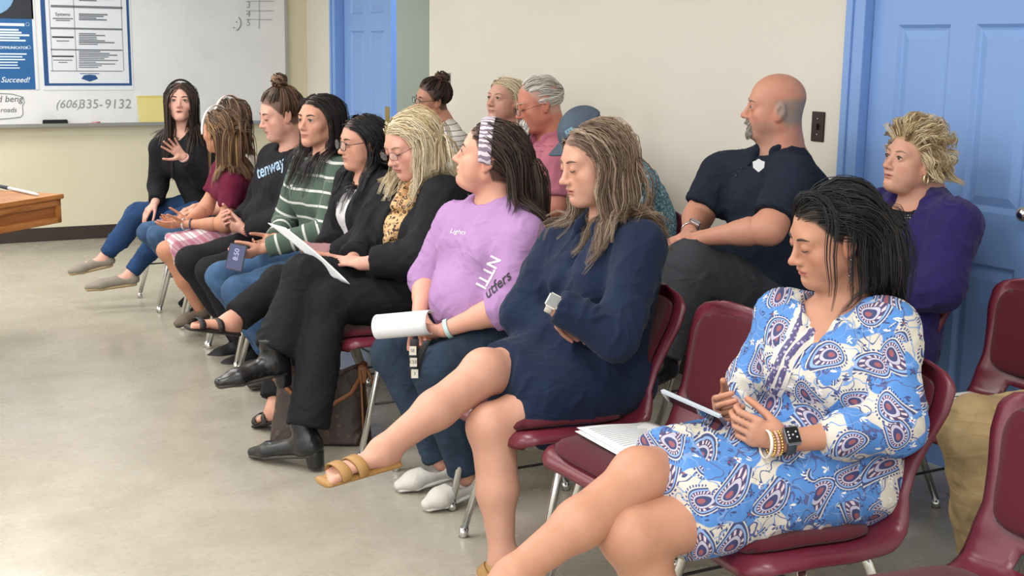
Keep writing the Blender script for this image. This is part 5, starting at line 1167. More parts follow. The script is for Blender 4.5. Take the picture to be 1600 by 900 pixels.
# ===== dark-haired woman in glasses =====
s = Person('woman in glasses with long black hair and open black cardigan', 4.87, 2.06, 0.95, 1.0, 'd39c86', h=0.0048); q = pl(s)
setup(s, {'nose': (528, 235), 'mouth': (533, 249), 'chin': (545, 264), 'eyeL': (542, 229)}, (562, 228), (578, 272), 0, 4, tw=5,
      elL=q(575, 372, -.2), wrL=q(520, 402, -.08), elR=q(530, 355, .2), wrR=q(505, 392, .02),
      knR=q(440, 442, -.02), anR=q(360, 502, -.10), toeR=q(300, 505, -.12), knL=q(455, 470, -.10), anL=JZ(430, 640, .09), toeL=JZ(405, 656, .03))
s.head(dict(eo=0.6, fat=0.5, nose=1.0), hair='0d0b0d', lips='b06a62', brow='241a18', front=0.066, gaze=(0, -8))
f0 = top(s, 0.009, (0.5, 0.5), hem=-0.04); f0 = neckhole(s, f0, 0.065, 0.05, 0.01, 1.1); s.cloth('shirt', f0, fabric('white_shirt', 'c3c1c4'), 0.008, 0.004, 0.06, 81)
fj = jacket(s, 0.022, (1.9, 1.9), 0.05, 1.1, low=-0.07, deep=0.1); s.cloth('cardigan', fj, BLACK, 0.008, 0.005, 0.08, 82)
s.cloth('trousers', pants(s, 0.012, 1.90, 1.0, 0.066, waist=0.02), BLACK, 0.009, 0.005, 0.08, 83)
s.hand('L', q(490, 405, .0)-s.j['wrL'], (-0.1, 0.5, 0.7), curl=(0.4, 0.5, 0.4), from_el=0.6); s.hand('R', q(487, 398, .0)-s.j['wrR'], (-0.1, -0.5, 0.7), curl=(0.5, 0.5, 0.4), from_el=0.6)
for sd_ in 'RL':
    j = s.j; s.bareleg(sd_, 0.97, h=0.006); sandal(s, sd_, plain('black_braid', '1b191a', 0.45, bump=(160, 0.9, 0.004)), (0.42, 0.80), DARK, wd_=0.013)
s.body(); s.glasses('2a2524', 0.026, 0.019, 0.0018)
s.coll = un(0.0, infl(fj, 0.003), infl(f0, 0.002))
s.strands(s.roots(260, seed=6), d_part(0.0, 0.0, 0.3), 0.46, [('0b0a0c', 3), ('171417', 2)], r=0.0016, kids=6, spread=0.010, vol=(0.003, 0.022), seg=10, grav=0.42, back=0.18, coll=s.coll, seed=91, backsteps=7)
# ===== woman in green striped sweater =====
s = Person('woman in green sweater with white stripes holding a phone', 5.35, 2.05, 0.97, 0.96, 'd29c84', h=0.0048); q = pl(s)
setup(s, {'nose': (468, 199), 'mouth': (471, 213), 'chin': (479, 229), 'eyeL': (485, 188), 'eyeR': (467, 186)}, (498, 195), (508, 248), 22, 4, tw=14,
      shL=q(535, 272, -.17), elL=q(512, 360, -.19), wrL=q(412, 388, -.08), elR=q(445, 350, .22), wrR=q(430, 372, .1),
      knR=q(345, 432, .10), anR=q(422, 556, .08), knL=q(372, 455, -.10), anL=q(440, 572, -.10))
s.head(dict(eo=1.0, nose=0.95), hair='0e0b0c', lips='b0625c', brow='241a17', front=0.068, gaze=(-12, 0))
f0 = top(s, 0.014, (1.95, 1.95), rs=1.1, hem=-0.04); f0 = neckhole(s, f0, 0.064, 0.03, 0.02, 0.9)
s.cloth('sweater', f0, mat_attr_stripes('striped_knit', '48594f', 'c3c6c0', 0.062, 0.17), 0.0065, 0.004, 0.08, 101, along=arm_along(s, 0.014))
s.cloth('jeans', pants(s, 0.009, 1.96, 1.0, waist=0.03), JEAN, 0.009, 0.004, 0.07, 102)
s.hand('L', q(372, 404, -.05)-s.j['wrL'], (-0.1, 0.6, 0.55), curl=(0.35, 0.5, 0.4), thumb=(0.5, 0.5), from_el=0.6, h=0.004); s.hand('R', q(400, 392, .04)-s.j['wrR'], (-0.2, -0.5, 0.5), from_el=0.6, h=0.0045)
s.body()
for sd_ in 'RL': s.shoe(sd_, plain('dark_shoe', '26231f', 0.6), SOLE, 'flat')
s.coll = un(0.0, infl(f0, 0.003), s.torso(0.0))
s.strands(s.roots(260, seed=6), d_part(0.004, 0.05, 0.25), 0.44, [('0d0a0b', 3), ('1d1516', 2), ('2c1d1c', 1)], r=0.0013, kids=8, spread=0.010, vol=(0.006, 0.028), seg=10, grav=0.42, back=0.12, coll=s.coll, seed=111, backsteps=5)
# ===== woman in black sweatshirt =====
s = Person('woman in black lettered sweatshirt with hair in a top bun', 5.86, 2.05, 1.0, 1.06, 'dba795', h=0.005); q = pl(s)
setup(s, {'nose': (404, 196), 'mouth': (412, 207), 'chin': (425, 222), 'eyeL': (414, 187), 'earL': (451, 182)}, (436, 180), (456, 236), 4, 20, tw=10,
      shL=q(478, 272, -.18), elL=q(450, 345, -.22), wrL=q(385, 360, -.06), elR=q(405, 330, .22), wrR=q(368, 350, .06),
      knR=q(298, 408, .09), anR=q(376, 534, .08), knL=q(330, 425, -.09), anL=q(388, 550, -.08))
s.head(dict(eo=0.0, fat=0.5, nose=0.95), hair='4a3429', lips='b4706a', brow='4a362c', blush=0.5, front=0.066)
f0 = top(s, 0.020, (1.9, 1.9), rs=1.2, hem=-0.05, belly=0.02); f0 = neckhole(s, f0, 0.064, 0.02, 0.035, 0.8); shirt = s.cloth('sweatshirt', f0, BLACK, 0.008, 0.006, 0.09, 121)
print_on(s, 'chest_print', 'tenway', 0.080, shirt, (420, 263), c_r, plain('print_blue_ink', '8fa9c4', 0.7), 0.5, 0.0012, -.1, math.radians(24), 0.6)
s.cloth('leggings', pants(s, 0.006, 1.97, 1.0, waist=0.02), LEG, 0.009, 0.003, 0.07, 122)
s.hand('L', q(352, 352, .0)-s.j['wrL'], (-0.1, 0.7, 0.5), curl=(0.6, 0.8, 0.5), from_el=0.6, h=0.0042); s.hand('R', q(345, 345, .02)-s.j['wrR'], (-0.1, -0.7, 0.4), curl=(0.6, 0.8, 0.5), from_el=0.6, h=0.0042)
s.body(); ax = unit(s.j['wrL']-s.j['elL']); beads(s, 'bracelet', s.j['wrL']-ax*0.002, ax, 0.027, 0.005, 16, plain('bead_red', 'c4817c', 0.4))
for sd_ in 'RL': s.shoe(sd_, plain('black_mesh', '17171a', 0.7), DARK, 'high', top=0.01)
pb_ = s.glob([(0, -0.035, 0.128)])[0]; PAL = [('4f382b', 3), ('6b4d3a', 2), ('35251d', 2)]
s.strands(s.roots(150, seed=6), d_to((0, -0.035, 0.125)), 0.15, PAL, r=0.0018, kids=10, spread=0.010, vol=(0.002, 0.010), seg=8, grav=0.0, stick=20, target=pb_, seed=131, lenvar=0.02)
bun(s, np.array([0, -0.035, 0.148]), 0.038, PAL+[('a98a66', 1)])
# ===== girl in maroon top and plaid skirt =====
s = Person('girl in maroon top and pink plaid skirt with pearl hairband', 6.34, 2.02, 0.84, 0.92, 'c98f72', hs=0.93, h=0.0055); q = pl(s)
s.pose(q(352, 258), q(343, 205), yaw=-66, pitch=2, tw=-10, shL=q(362, 285, -.13), elL=q(352, 350, -.17), wrL=q(288, 350, -.05), elR=q(322, 325, .16), wrR=q(292, 345, .08),
       knL=q(262, 392, -.06), anL=q(312, 482, -.06), knR=q(282, 392, .08), anR=q(330, 486, .07))
s.head(dict(eo=1.0, nose=0.85), hair='5a3f2e', brow='4a3428')
f0 = top(s, 0.012, (0.62, 0.62), rs=1.15, hem=-0.02); f0 = neckhole(s, f0, 0.055, 0.02, 0.02); s.cloth('top', f0, fabric('maroon_jersey', '5c1b32'), 0.008, 0.004, 0.06, 141)
def mat_plaid():
    t = NT('pink_plaid'); o = t.obj(); x, y, z = t.sep(o); a = t.math('ADD', x, z); b = y
    def bandk(v, p, w_, off): return t.math('LESS_THAN', t.math('FRACT', t.math('ADD', t.math('DIVIDE', v, p), off)), w_)
    c = t.mix(t.math('MULTIPLY', bandk(a, 0.07, 0.4, 0), 0.6), 'd6ccd0', 'a8506e'); c = t.mix(t.math('MULTIPLY', bandk(b, 0.07, 0.4, 0.2), 0.6), c, 'a8506e'); c = t.mix(t.math('MULTIPLY', bandk(a, 0.07, 0.08, 0.35), 0.6), c, '7c3350'); t.color(c); t.b.inputs['Roughness'].default_value = 0.9; return t.m
j = s.j; sk = un(0.06, *[cone(j['hip'+d], j['hip'+d]+(j['kn'+d]-j['hip'+d])*0.98, 0.10, 0.078, flat_b=True) for d in 'RL'], econe(j['pel'], (j['knR']+j['knL'])/2*0.9+j['pel']*0.1, (0.15, 0.09), (0.12, 0.06), (0, 1, 0)), clip(s.torso(0.012, 0, 0), j['pel']+UP*0.06, UP)); s.cloth('skirt', sk, mat_plaid(), 0.008, 0.006, 0.06, 142)
s.upperarm('L', 0.5, 1.0); s.upperarm('R', 0.5, 1.0); s.hand('L', (-0.9, 0.1, -0.05), (0.1, 0.6, 0.7), curl=(0.15, 0.2, 0.15), thumb=(0.7, 0.2), from_el=0.3, h=0.0045); s.hand('R', (-0.9, 0.0, 0.05), (0.0, -0.7, 0.6), curl=(0.15, 0.2, 0.15), from_el=0.3, h=0.0045)
for sd_ in 'RL': s.bareleg(sd_, 0.8, foot=False, h=0.008); s.shoe(sd_, plain('taupe_shoe', '6d6154', 0.8), SOLE, 'flat')
s.body(); ax = unit(s.j['wrL']-s.j['elL'])
for k, c in ((0.004, 'cfd0d4'), (-0.035, '4a4c66')): band(s, 'bracelet', s.j['wrL']+ax*k, ax, 0.025, 0.008, 0.003, plain('bracelet_'+c, c, 0.6))
s.coll = infl(f0, 0.003)
s.strands(s.roots(220, seed=6), lambda L: np.stack([np.sign(L[:, 0]+1e-6)*0.5, np.full(len(L), -0.9), np.full(len(L), 0.0)], 1), 0.36, [('5d4330', 3), ('795a40', 2.5), ('3f2c20', 2), ('96764f', 0.8)], r=0.0018, kids=6, spread=0.010, vol=(0.002, 0.022), seg=9, grav=0.42, back=0.2, coll=s.coll, seed=151, backsteps=6)
hb = headband(s, plain('pearl_band', 'ddd5d0', 0.4), 0.005, 0.007, 0.0, 0.030, 0.030)
# ===== girl in pink hairband =====
s = Person('girl turned away with long brown hair and a pink hairband', 6.84, 2.06, 0.86, 0.92, 'd5a088', hs=0.94, h=0.006); q = pl(s)
s.pose(q(372, 240), q(360, 187), yaw=-72, pitch=4, tw=-12, knR=(1.62, 6.94, .47), knL=(1.63, 6.76, .47), anR=(1.92, 6.96, .12), anL=(1.92, 6.80, .10))
s.head(dict(eo=1.0, nose=0.85), hair='4e3a2c', brow='4a3428')
f0 = top(s, 0.012, (0.9, 0.9), hem=-0.03); f0 = neckhole(s, f0, 0.055, 0.02, 0.02); s.cloth('shirt', f0, fabric('pale_grey_shirt', 'bdb9b2'), 0.009, 0.004, 0.06, 161)
s.cloth('jeans', pants(s, 0.010, 1.93, 1.0, waist=0.03), JEAN, 0.010, 0.004, 0.07, 162); s.upperarm('L', 0.8, 1.0); s.upperarm('R', 0.8, 1.0)
for sd_ in 'RL': s.hand(sd_, (-0.9, 0, -0.2), (0, 0, -1), from_el=0.3, h=0.005); s.shoe(sd_, BLACK, DARK, 'flat')
s.body(); s.coll = infl(f0, 0.003)
s.strands(s.roots(240, seed=6), lambda L: np.stack([np.sign(L[:, 0]+1e-6)*0.5, np.full(len(L), -0.9), np.full(len(L), 0.0)], 1), 0.30, [('4e3a2c', 3), ('6b5240', 2), ('35271d', 2)], r=0.0019, kids=5, spread=0.010, vol=(0.002, 0.02), seg=8, grav=0.6, back=0.2, coll=s.coll, seed=171, backsteps=6)
headband(s, plain('pink_band', 'd9bcb4', 0.5), 0.005, 0.012, 0.0, 0.029, 0.016)
# ===== girl with black beret-style headband =====
s = Person('girl in black sweater and black headband talking with raised hand', 7.30, 2.06, 0.92, 1.02, 'dfae9c', hs=0.95, h=0.0055); q = pl(s)
setup(s, {'nose': (280, 163), 'mouth': (280, 174.5), 'chin': (280, 190), 'eyeL': (289.5, 156.5), 'eyeR': (270, 157)}, (281, 157), (284, 208), 62, 4, tw=32,
      shR=q(252, 232, .07), shL=q(312, 237, -.11), elR=q(247, 290, .12), wrR=q(243, 316, -.02), elL=q(317, 282, -.16), wrL=q(287, 246, -.24),
      knR=q(216, 336, .10), anR=q(163, 402, .14), toeR=q(104, 426, .14), knL=q(270, 348, -.10), anL=q(202, 430, -.08), toeL=q(130, 450, -.06))
s.head(dict(eo=1.0, nose=0.9, mouth=0.8), hair='2c1f1a', lips='b55e5c', brow='33241e', front=0.066, fine=0.0048)
f0 = top(s, 0.014, (1.93, 1.93), rs=1.1, hem=-0.05); f0 = neckhole(s, f0, 0.058, 0.03, 0.01); s.cloth('sweater', f0, BLACK, 0.008, 0.004, 0.07, 181)
s.cloth('jeans', pants(s, 0.010, 1.95, 1.05, waist=0.02), fabric('blue_denim', '22395a', var=0.25), 0.009, 0.005, 0.07, 182)
s.hand('L', q(266, 225, -.26)-s.j['wrL'], (-0.25, -0.75, 0.1), curl=(0.1, 0.15, 0.1), thumb=(0.9, 0.1), spread=0.25, from_el=0.6, h=0.0045)
s.hand('R', q(226, 334, -.02)-s.j['wrR'], (0.1, 0.2, -1), curl=(0.3, 0.3, 0.2), from_el=0.6, h=0.0045)
for sd_ in 'RL':
    j = s.j; s.add(un(0.02, cone(j['kn'+sd_]*0.25+j['an'+sd_]*0.75, j['an'+sd_], 0.036, 0.034), econe(j['an'+sd_]-UP*0.02, j['an'+sd_]*0.4+j['toe'+sd_]*0.6, (0.032, 0.032), (0.034, 0.02), (0, 1, 0))), 0.006); s.shoe(sd_, plain('grey_canvas', '8b8478', 0.9, bump=(500, 0.4, 0.001)), plain('rope_sole', 'a8946f', 0.8), 'flat', 0.043)
s.body(); ax = unit(s.j['wrL']-s.j['elL']); band(s, 'bracelet', s.j['wrL']-ax*0.004, ax, 0.026, 0.012, 0.003, plain('scrunchie_pink', 'd8b4b0', 0.8))
s.coll = infl(f0, 0.003)
s.strands(s.roots(220, seed=6), d_part(0.0, 0.6, -0.1), 0.40, [('2c1f1a', 3), ('443128', 2), ('1c1411', 2)], r=0.0018, kids=6, spread=0.010, vol=(0.003, 0.024), seg=9, grav=0.65, back=-0.05, coll=s.coll, seed=191, backsteps=4)
headband(s, plain('black_velvet', '141316', 0.8), 0.010, 0.018, 0.0, 0.020, 0.014)
# ===== second row: woman with bun and glasses =====
s = Person('woman in glasses and white striped top with dark hair bun', 6.33, 3.13, 0.95, 0.95, 'c8927a', h=0.0052); q = pl(s)
setup(s, {'nose': (647, 162), 'eyeL': (659, 158), 'eyeR': (644, 155), 'earL': (682, 167), 'chin': (662, 182)}, (670, 158), (688, 192), 10, 4, tw=0, shL=q(714, 222, -.16))
s.head(dict(eo=0.9), hair='2a1b17', lips='a5605a', brow='2a1c18', front=0.068)
f0 = top(s, 0.014, (1.9, 1.9), rs=1.1, hem=-0.05); f0 = neckhole(s, f0, 0.066, 0.02, 0.03); s.cloth('top', f0, mat_attr_stripes('thin_stripes', 'c9c6c2', '4a4644', 0.026, 0.13), 0.008, 0.003, 0.07, 201, along=arm_along(s, 0.014))
s.cloth('trousers', pants(s, 0.010, 1.95), BLACK, 0.011, 0.004, 0.08, 202)
for sd_ in 'RL': s.hand(sd_, (-0.9, 0, -0.2), (0, 0, -1), from_el=0.6, h=0.005); s.shoe(sd_, BLACK, DARK, 'flat')
s.body(); s.glasses('2a1c18', 0.025, 0.018, 0.0018); PAL = [('2a1b17', 3), ('4a2f26', 2), ('150e0c', 2)]
s.strands(s.roots(130, seed=6), d_to((0, -0.06, 0.11)), 0.15, PAL, r=0.0018, kids=10, spread=0.010, vol=(0.003, 0.012), seg=8, grav=0.0, stick=20, target=s.glob([(0, -0.06, 0.115)])[0], seed=211, lenvar=0.02)
bun(s, np.array([0, -0.065, 0.115]), 0.047, PAL+[('5c3a2c', 1)], n=46)
# ===== blonde woman behind =====
s = Person('woman with straight pale blonde hair seated against the wall', 5.60, 3.15, 0.97, 1.0, 'd5a28f', h=0.0052); q = pl(s)
setup(s, {'nose': (763, 163), 'mouth': (764, 174), 'chin': (769, 186), 'eyeL': (778, 153), 'eyeR': (764, 152)}, (786, 157), (795, 205), 24, 0, tw=5)
s.head(dict(eo=0.7, fat=0.2), hair='c3b290', lips='b5706a', brow='9a8468', front=0.068)
f0 = top(s, 0.012, (1.9, 1.9), hem=-0.05); f0 = neckhole(s, f0, 0.062, 0.02, 0.03); s.cloth('top', f0, fabric('charcoal_top', '2c2a2e'), 0.009, 0.004, 0.07, 221); s.cloth('trousers', pants(s, 0.010, 1.95), BLACK, 0.011, 0.004, 0.08, 222)
for sd_ in 'RL': s.hand(sd_, (-0.9, 0, -0.2), (0, 0, -1), from_el=0.6, h=0.005); s.shoe(sd_, BLACK, DARK, 'flat')
s.body(); s.coll = infl(f0, 0.003)
s.strands(s.roots(260, seed=6), d_part(0.0, 0.0, 0.3), 0.30, [('d8cbb0', 3), ('e6dcc8', 2), ('b09c78', 2)], r=0.0016, kids=5, spread=0.007, vol=(0.002, 0.014), seg=9, grav=0.42, back=0.2, coll=s.coll, seed=231, backsteps=6)
# ===== man in pink shirt =====
s = Person('older man in pink short-sleeved shirt with glasses and white goatee', 5.10, 3.10, 1.04, 1.12, 'cd8670', h=0.0048, gender='m'); q = pl(s)
setup(s, {'nose': (805, 181), 'mouth': (816, 196), 'chin': (826, 208), 'eyeL': (817, 170), 'earL': (851, 164)}, (840, 168), (862, 215), 2, 18, tw=5, shL=q(872, 258, -.2), elL=q(868, 322, -.25), wrL=q(822, 350, -.05), shR=q(812, 248, .2))
s.head(dict(eo=0.0, fat=0.5, nose=1.15, jaw=1.06), hair='c9c4bc', lips='a8645c', brow='b0a698', front=0.088, temple=0.012, blush=0.6, goatee=('d5d0c8', 'full', 0.022), neckr=0.062, scalp=0.35)
PINK = fabric('pink_cotton', 'ac6878', var=0.1); f0 = top(s, 0.016, (0.82, 0.82), rs=1.15, hem=-0.04, belly=0.03); f0 = neckhole(s, f0, 0.068, 0.03, 0.035, 0.8); shirt = s.cloth('shirt', f0, PINK, 0.007, 0.004, 0.08, 241)
collar(s, PINK); s.upperarm('L', 0.7); s.upperarm('R', 0.7); s.cloth('trousers', pants(s, 0.010, 1.95), fabric('grey_trousers', '55565a'), 0.011, 0.004, 0.08, 242)
for sd_ in 'RL': s.hand(sd_, (-0.9, 0.3, -0.2), (0, 0, -1), from_el=0.3, h=0.005); s.shoe(sd_, BLACK, DARK, 'flat')
for u_, v_ in ((850, 228), (835, 236)): print_on(s, 'chest_print', '~ ~ ~', 0.035, shirt, (u_, v_), c_r, plain('print_plum', '8a4560', 0.7), 0.3, 0.0, -.1)
s.body(); s.glasses('3a2c28', 0.023, 0.014, 0.0013, z=-0.012, y=0.104)
s.strands(s.roots(120, seed=6), lambda L: np.stack([np.sign(L[:, 0])*0.3, np.full(len(L), -1.0), np.full(len(L), 0.0)], 1), 0.075, [('d9d5cd', 3), ('bfb9ae', 2), ('9a948a', 1)], r=0.0014, kids=14, spread=0.009, vol=(0.001, 0.007), seg=5, grav=0.15, back=0.2, seed=251)
# ===== man in cap =====
s = Person('man in grey-blue cap and teal speckled shirt leaning forward', 4.50, 3.16, 1.02, 1.08, 'c99480', h=0.0052, gender='m'); q = pl(s)
s.pose(q(962, 262), q(912, 215), yaw=-10, pitch=38, tw=0, shL=q(1000, 290, -.2), shR=q(935, 285, .2), elL=q(960, 380, -.2), wrL=q(900, 400, -.08), elR=q(905, 370, .2), wrR=q(880, 395, .05))
s.head(dict(eo=0.3, fat=0.3), hair='5a4a3e', brow='4a3a30', front=0.075)
def mat_teal():
    t = NT('teal_speckle'); o = t.obj(); n = t.noise(110, 3, 0.7, vec=o); c = t.mix(t.step(n, 0.44, 0.52), '2f5a70', '5f8c9c'); t.color(t.mix(t.step(n, 0.55, 0.60), c, 'a9c4cc')); t.b.inputs['Roughness'].default_value = 0.85; return t.m
f0 = top(s, 0.018, (1.0, 1.0), rs=1.15, hem=-0.06); f0 = un(0.06, f0, cone(s.j['pel']*0.55+s.j['nb']*0.45+np.array([0.06, 0, 0]), s.j['nb']+np.array([0.04, 0, -0.04]), 0.15, 0.10)); f0 = neckhole(s, f0, 0.066, 0.05, 0.03, 0.8); s.cloth('shirt', f0, mat_teal(), 0.008, 0.004, 0.08, 261)
s.upperarm('L', 0.9); s.cloth('trousers', pants(s, 0.010, 1.95), fabric('stone_trousers', '6a655c'), 0.011, 0.004, 0.08, 262)
for sd_ in 'RL': s.hand(sd_, (-0.9, 0.1, -0.2), (0, 0, -1), from_el=0.3, h=0.005); s.shoe(sd_, BLACK, DARK, 'flat')
s.body(); M3 = s.M
capf = Sd(lambda P: ell((0, -0.012, 0.030), (0.082, 0.106, 0.096))((P-s.hc)@M3/s.hs)*s.hs, s.hc-0.13, s.hc+0.13); capf = clip(capf, s.glob([(0, 0, 0.030)])[0], -(M3@np.array([0, 0.12, 1.0])))
CAPM = fabric('cap_twill', '4f5a68'); cap = s.cloth('cap', capf, CAPM, 0.005, 0.001, 0.05, 263)
def fn(a, b):
    x = (b-0.5)*2; return s.glob([(0.066*x, 0.080+0.078*a*math.sqrt(max(0, 1-0.80*x*x)), 0.046-0.022*x*x-0.012*a)])[0]-s.inv
link('cap_brim', grid_sheet(fn, 10, 14, 0.005, 'cap_brim'), CAPM, s.root)
lg = s.glob([(-0.076, 0.035, 0.060), (-0.055, 0.069, 0.060), (-0.052, 0.062, 0.088), (-0.070, 0.032, 0.088)]); n_ = s.M@np.array([-0.8, 0.55, 0.3])*0.006
s.part(MB().add(list(lg+n_)+list(lg), [(0, 1, 2, 3), (0, 4, 5, 1), (1, 5, 6, 2), (2, 6, 7, 3), (3, 7, 4, 0)]), 'cap_patch', plain('patch_sky', '86aebf', 0.6), False)
c_ = lg.mean(0)+n_*1.15; xa_ = unit(lg[1]-lg[0]); ya_ = unit(lg[3]-lg[0]-xa_*((lg[3]-lg[0])@xa_)); za_ = np.cross(xa_, ya_); c_ = c_-s.inv
text_obj('cap_letter', 'U', 0.026, Matrix(((xa_[0], ya_[0], za_[0], c_[0]), (xa_[1], ya_[1], za_[1], c_[1]), (xa_[2], ya_[2], za_[2], c_[2]), (0, 0, 0, 1))), plain('letter_navy', '3a5670', 0.6), s.root)
s.strands(s.roots(60, lambda L: L[2] < 0.03, seed=6), lambda L: np.tile([0, -0.4, -1.0], (len(L), 1)), 0.03, [('5a4a3e', 3), ('7a6a5c', 1)], r=0.0016, kids=10, spread=0.010, vol=(0.001, 0.004), seg=4, grav=0.1, seed=271)
# ===== bald man =====
s = Person('bald man with grey goatee in dark navy polo shirt', 3.62, 3.16, 1.06, 1.24, 'cc937c', h=0.0042, gender='m'); q = pl(s)
setup(s, {'nose': (1158, 182), 'mouth': (1166, 194), 'chin': (1173, 212), 'eyeL': (1173, 167), 'earL': (1218, 176)}, (1200, 175), (1216, 234), 2, 0, tw=10,
      shL=q(1240, 282, -.22), elL=q(1203, 357, -.27), wrL=q(1098, 372, -.10), shR=q(1130, 272, .22), elR=q(1090, 340, .22), wrR=q(1078, 362, .06),
      knR=(2.62, 3.80, 0.55), knL=q(1075, 418, -.10), anL=(2.55, 3.50, 0.42), toeL=(2.40, 3.46, 0.36), anR=(2.60, 3.80, 0.10))
s.head(dict(eo=0.6, fat=0.7, nose=1.15, jaw=1.08), hair='8f857c', lips='a86a60', brow='7a6a60', blush=0.6, bald='fringe', temple=0.0, goatee=('8f8780', 'full', 0.012), neckr=0.068, stub=('8f7f78', 0.3), lash=0.7, gaze=(0, 0))
POLO = fabric('navy_polo', '1d2330', var=0.12); f0 = top(s, 0.016, (0.80, 0.80), rs=1.12, hem=-0.02, belly=0.05); f0 = neckhole(s, f0, 0.074, 0.035, 0.035, 0.85); shirt = s.cloth('polo_shirt', f0, POLO, 0.007, 0.005, 0.09, 281); collar(s, POLO)
s.upperarm('L', 0.65); s.upperarm('R', 0.65); s.hand('L', (-0.8, 0.5, -0.1), (0.2, 0.3, -0.9), curl=(0.3, 0.4, 0.3), from_el=0.3); s.hand('R', (-0.8, -0.5, -0.1), (0.2, -0.3, -0.9), curl=(0.3, 0.4, 0.3), from_el=0.3)
s.body(); s.cloth('trousers', pants(s, 0.014, 1.95, 1.05, waist=-0.01), fabric('charcoal_cargo', '33363a', var=0.2), 0.009, 0.006, 0.09, 282)
for sd_ in 'RL': s.shoe(sd_, BOOT, DARK, 'boot', top=0.03)
axr = unit(s.j['wrR']-s.j['elR']); watch(s, 'R', s.j['wrR']-axr*0.01, axr, CAM-s.j['wrR'], CHROME, plain('watch_dial', 'b8babc', 0.2), CHROME, 0.031)
bd_ = text_mesh('O', 0.05); sh = J(1185, 259, 3.45); t_ = bvh_of(shirt); V = []
for a, b in ((-1, 0.6), (-0.5, 0.75), (0, 1.05), (0.5, 0.75), (1, 0.6), (0.9, -0.3), (0, -1.0), (-0.9, -0.3)):
    p = sh+c_r*a*0.022+c_u*b*0.024; h = t_.ray_cast(Vector(p-ray(1185, 259)*0.1), Vector(unit(ray(1185, 259))), 1.0); V.append(np.array(h[0])-c_f*0.004 if h[0] is not None else p)
s.part(MB().add(V+[np.mean(V, 0)], [], [(i, (i+1) % 8, 8) for i in range(8)]), 'badge_print', plain('badge_white', 'c8cbd0', 0.6), False)
placket_buttons(s, shirt, [q(1160, 262, -.1), q(1150, 275, -.1)], ray(1155, 268), plain('dark_button', '2c3340', 0.4), 0.005)
# ===== woman in purple cardigan =====
s = Person('older woman with short blonde hair in purple cardigan', 3.06, 3.14, 0.98, 1.12, 'd3a08a', h=0.0042); q = pl(s)
setup(s, {'nose': (1380, 258), 'mouth': (1383, 275), 'chin': (1387, 291), 'eyeL': (1405, 248), 'eyeR': (1386, 244)}, (1424, 245), (1440, 303), 12, 7, tw=12,
      shL=q(1492, 350, -.19), elL=q(1470, 448, -.24), wrL=q(1390, 470, -.10), shR=q(1385, 335, .19), elR=q(1360, 420, .2), wrR=q(1350, 470, .05))
s.head(dict(eo=0.8, fat=0.4, nose=1.05, jaw=1.04), hair='b39b73', lips='b0685f', brow='8a7058', blush=0.4, front=0.064, neckr=0.06, fine=0.0036, gaze=(0, 0))
f0 = top(s, 0.010, (0.5, 0.5), hem=-0.04); f0 = neckhole(s, f0, 0.078, 0.05, 0.0, 1.05); s.cloth('blouse', f0, BLACK, 0.008, 0.004, 0.06, 301)
fj = jacket(s, 0.022, (1.9, 1.9), 0.05, 1.12, low=-0.08, deep=0.35); s.cloth('cardigan', fj, fabric('purple_knit', '281f52', var=0.15, sheen=0.3), 0.0065, 0.006, 0.085, 302)
s.cloth('trousers', pants(s, 0.010, 1.95), BLACK, 0.011, 0.004, 0.08, 303)
for sd_ in 'RL': s.hand(sd_, (-0.9, 0.2, -0.2), (0, 0, -1), from_el=0.6, h=0.005); s.shoe(sd_, BLACK, DARK, 'flat')
s.body(); ear_drop(s, plain('gold_hoop', 'e0cda0', 0.25, 0.8), hoop=True)
mb = MB(); t_ = np.linspace(-1.05, 1.05, 24)
for k in range(3):
    for i, a in enumerate(t_):
        p = s.j['nb']+s.fd*(0.055+0.075*math.cos(a*0.9)+0.006*k)+s.rt*math.sin(a)*(0.082+0.006*k)-UP*(0.035+0.028*math.cos(a)+0.007*k); mb.sphere(p, 0.0034, 6, 5)
s.part(mb, 'bead_trim', plain('silver_bead', 'c9c9cc', 0.25, 0.6))
s.coll = infl(fj, 0.003)
cr0 = np.array([0.0, -0.045, 0.115])
s.strands(s.roots(440, seed=6), lambda L: np.stack([L[:, 0]*4, np.where(L[:, 1] > -0.03, -0.75, -0.15), np.where(L[:, 1] > 0.03, 0.95, np.where(L[:, 2] > 0.06, 0.6, -0.9))], 1), 0.080, [('cdb88f', 3), ('dccaa8', 2.5), ('a78d66', 2), ('8a7250', 0.6)], r=0.0013, kids=7, spread=0.010, vol=(0.008, 0.044), seg=6, grav=0.12, back=0.0, stick=4, coll=s.coll, seed=311, wave=0.004, wl=0.07, jit=0.12, lenvar=0.3)
# ===== person in khaki trousers (head out of frame) =====
s = Person('person in khaki trousers cut off by the right edge of the picture', 1.95, 3.12, 1.03, 1.08, 'd0a08c', h=0.007, gender='m'); q = pl(s)
s.pose((3.16, 1.95, 1.10), (3.10, 1.95, 1.30), tw=0, pel=(3.10, 1.95, 0.56), knR=q(1520, 672, .20), knL=(2.62, 1.83, 0.56), anR=(2.66, 2.16, 0.10), anL=(2.62, 1.82, 0.10))
s.head(dict(eo=0.8), hair='4a3a30'); f0 = neckhole(s, top(s, 0.016, (0.9, 0.9), hem=-0.03), 0.07, 0.03, 0.03); s.cloth('shirt', f0, fabric('tan_shirt', '7a7060'), 0.010, 0.004, 0.08, 321)
s.cloth('trousers', pants(s, 0.016, 1.95, 1.05, 0.062), fabric('khaki_twill', '94805f', var=0.15), 0.007, 0.006, 0.09, 322)
for sd_ in 'RL': s.upperarm(sd_, 0.8); s.hand(sd_, (-0.9, 0.2, -0.2), (0, 0, -1), from_el=0.3, h=0.006); s.shoe(sd_, BOOT, DARK, 'flat')
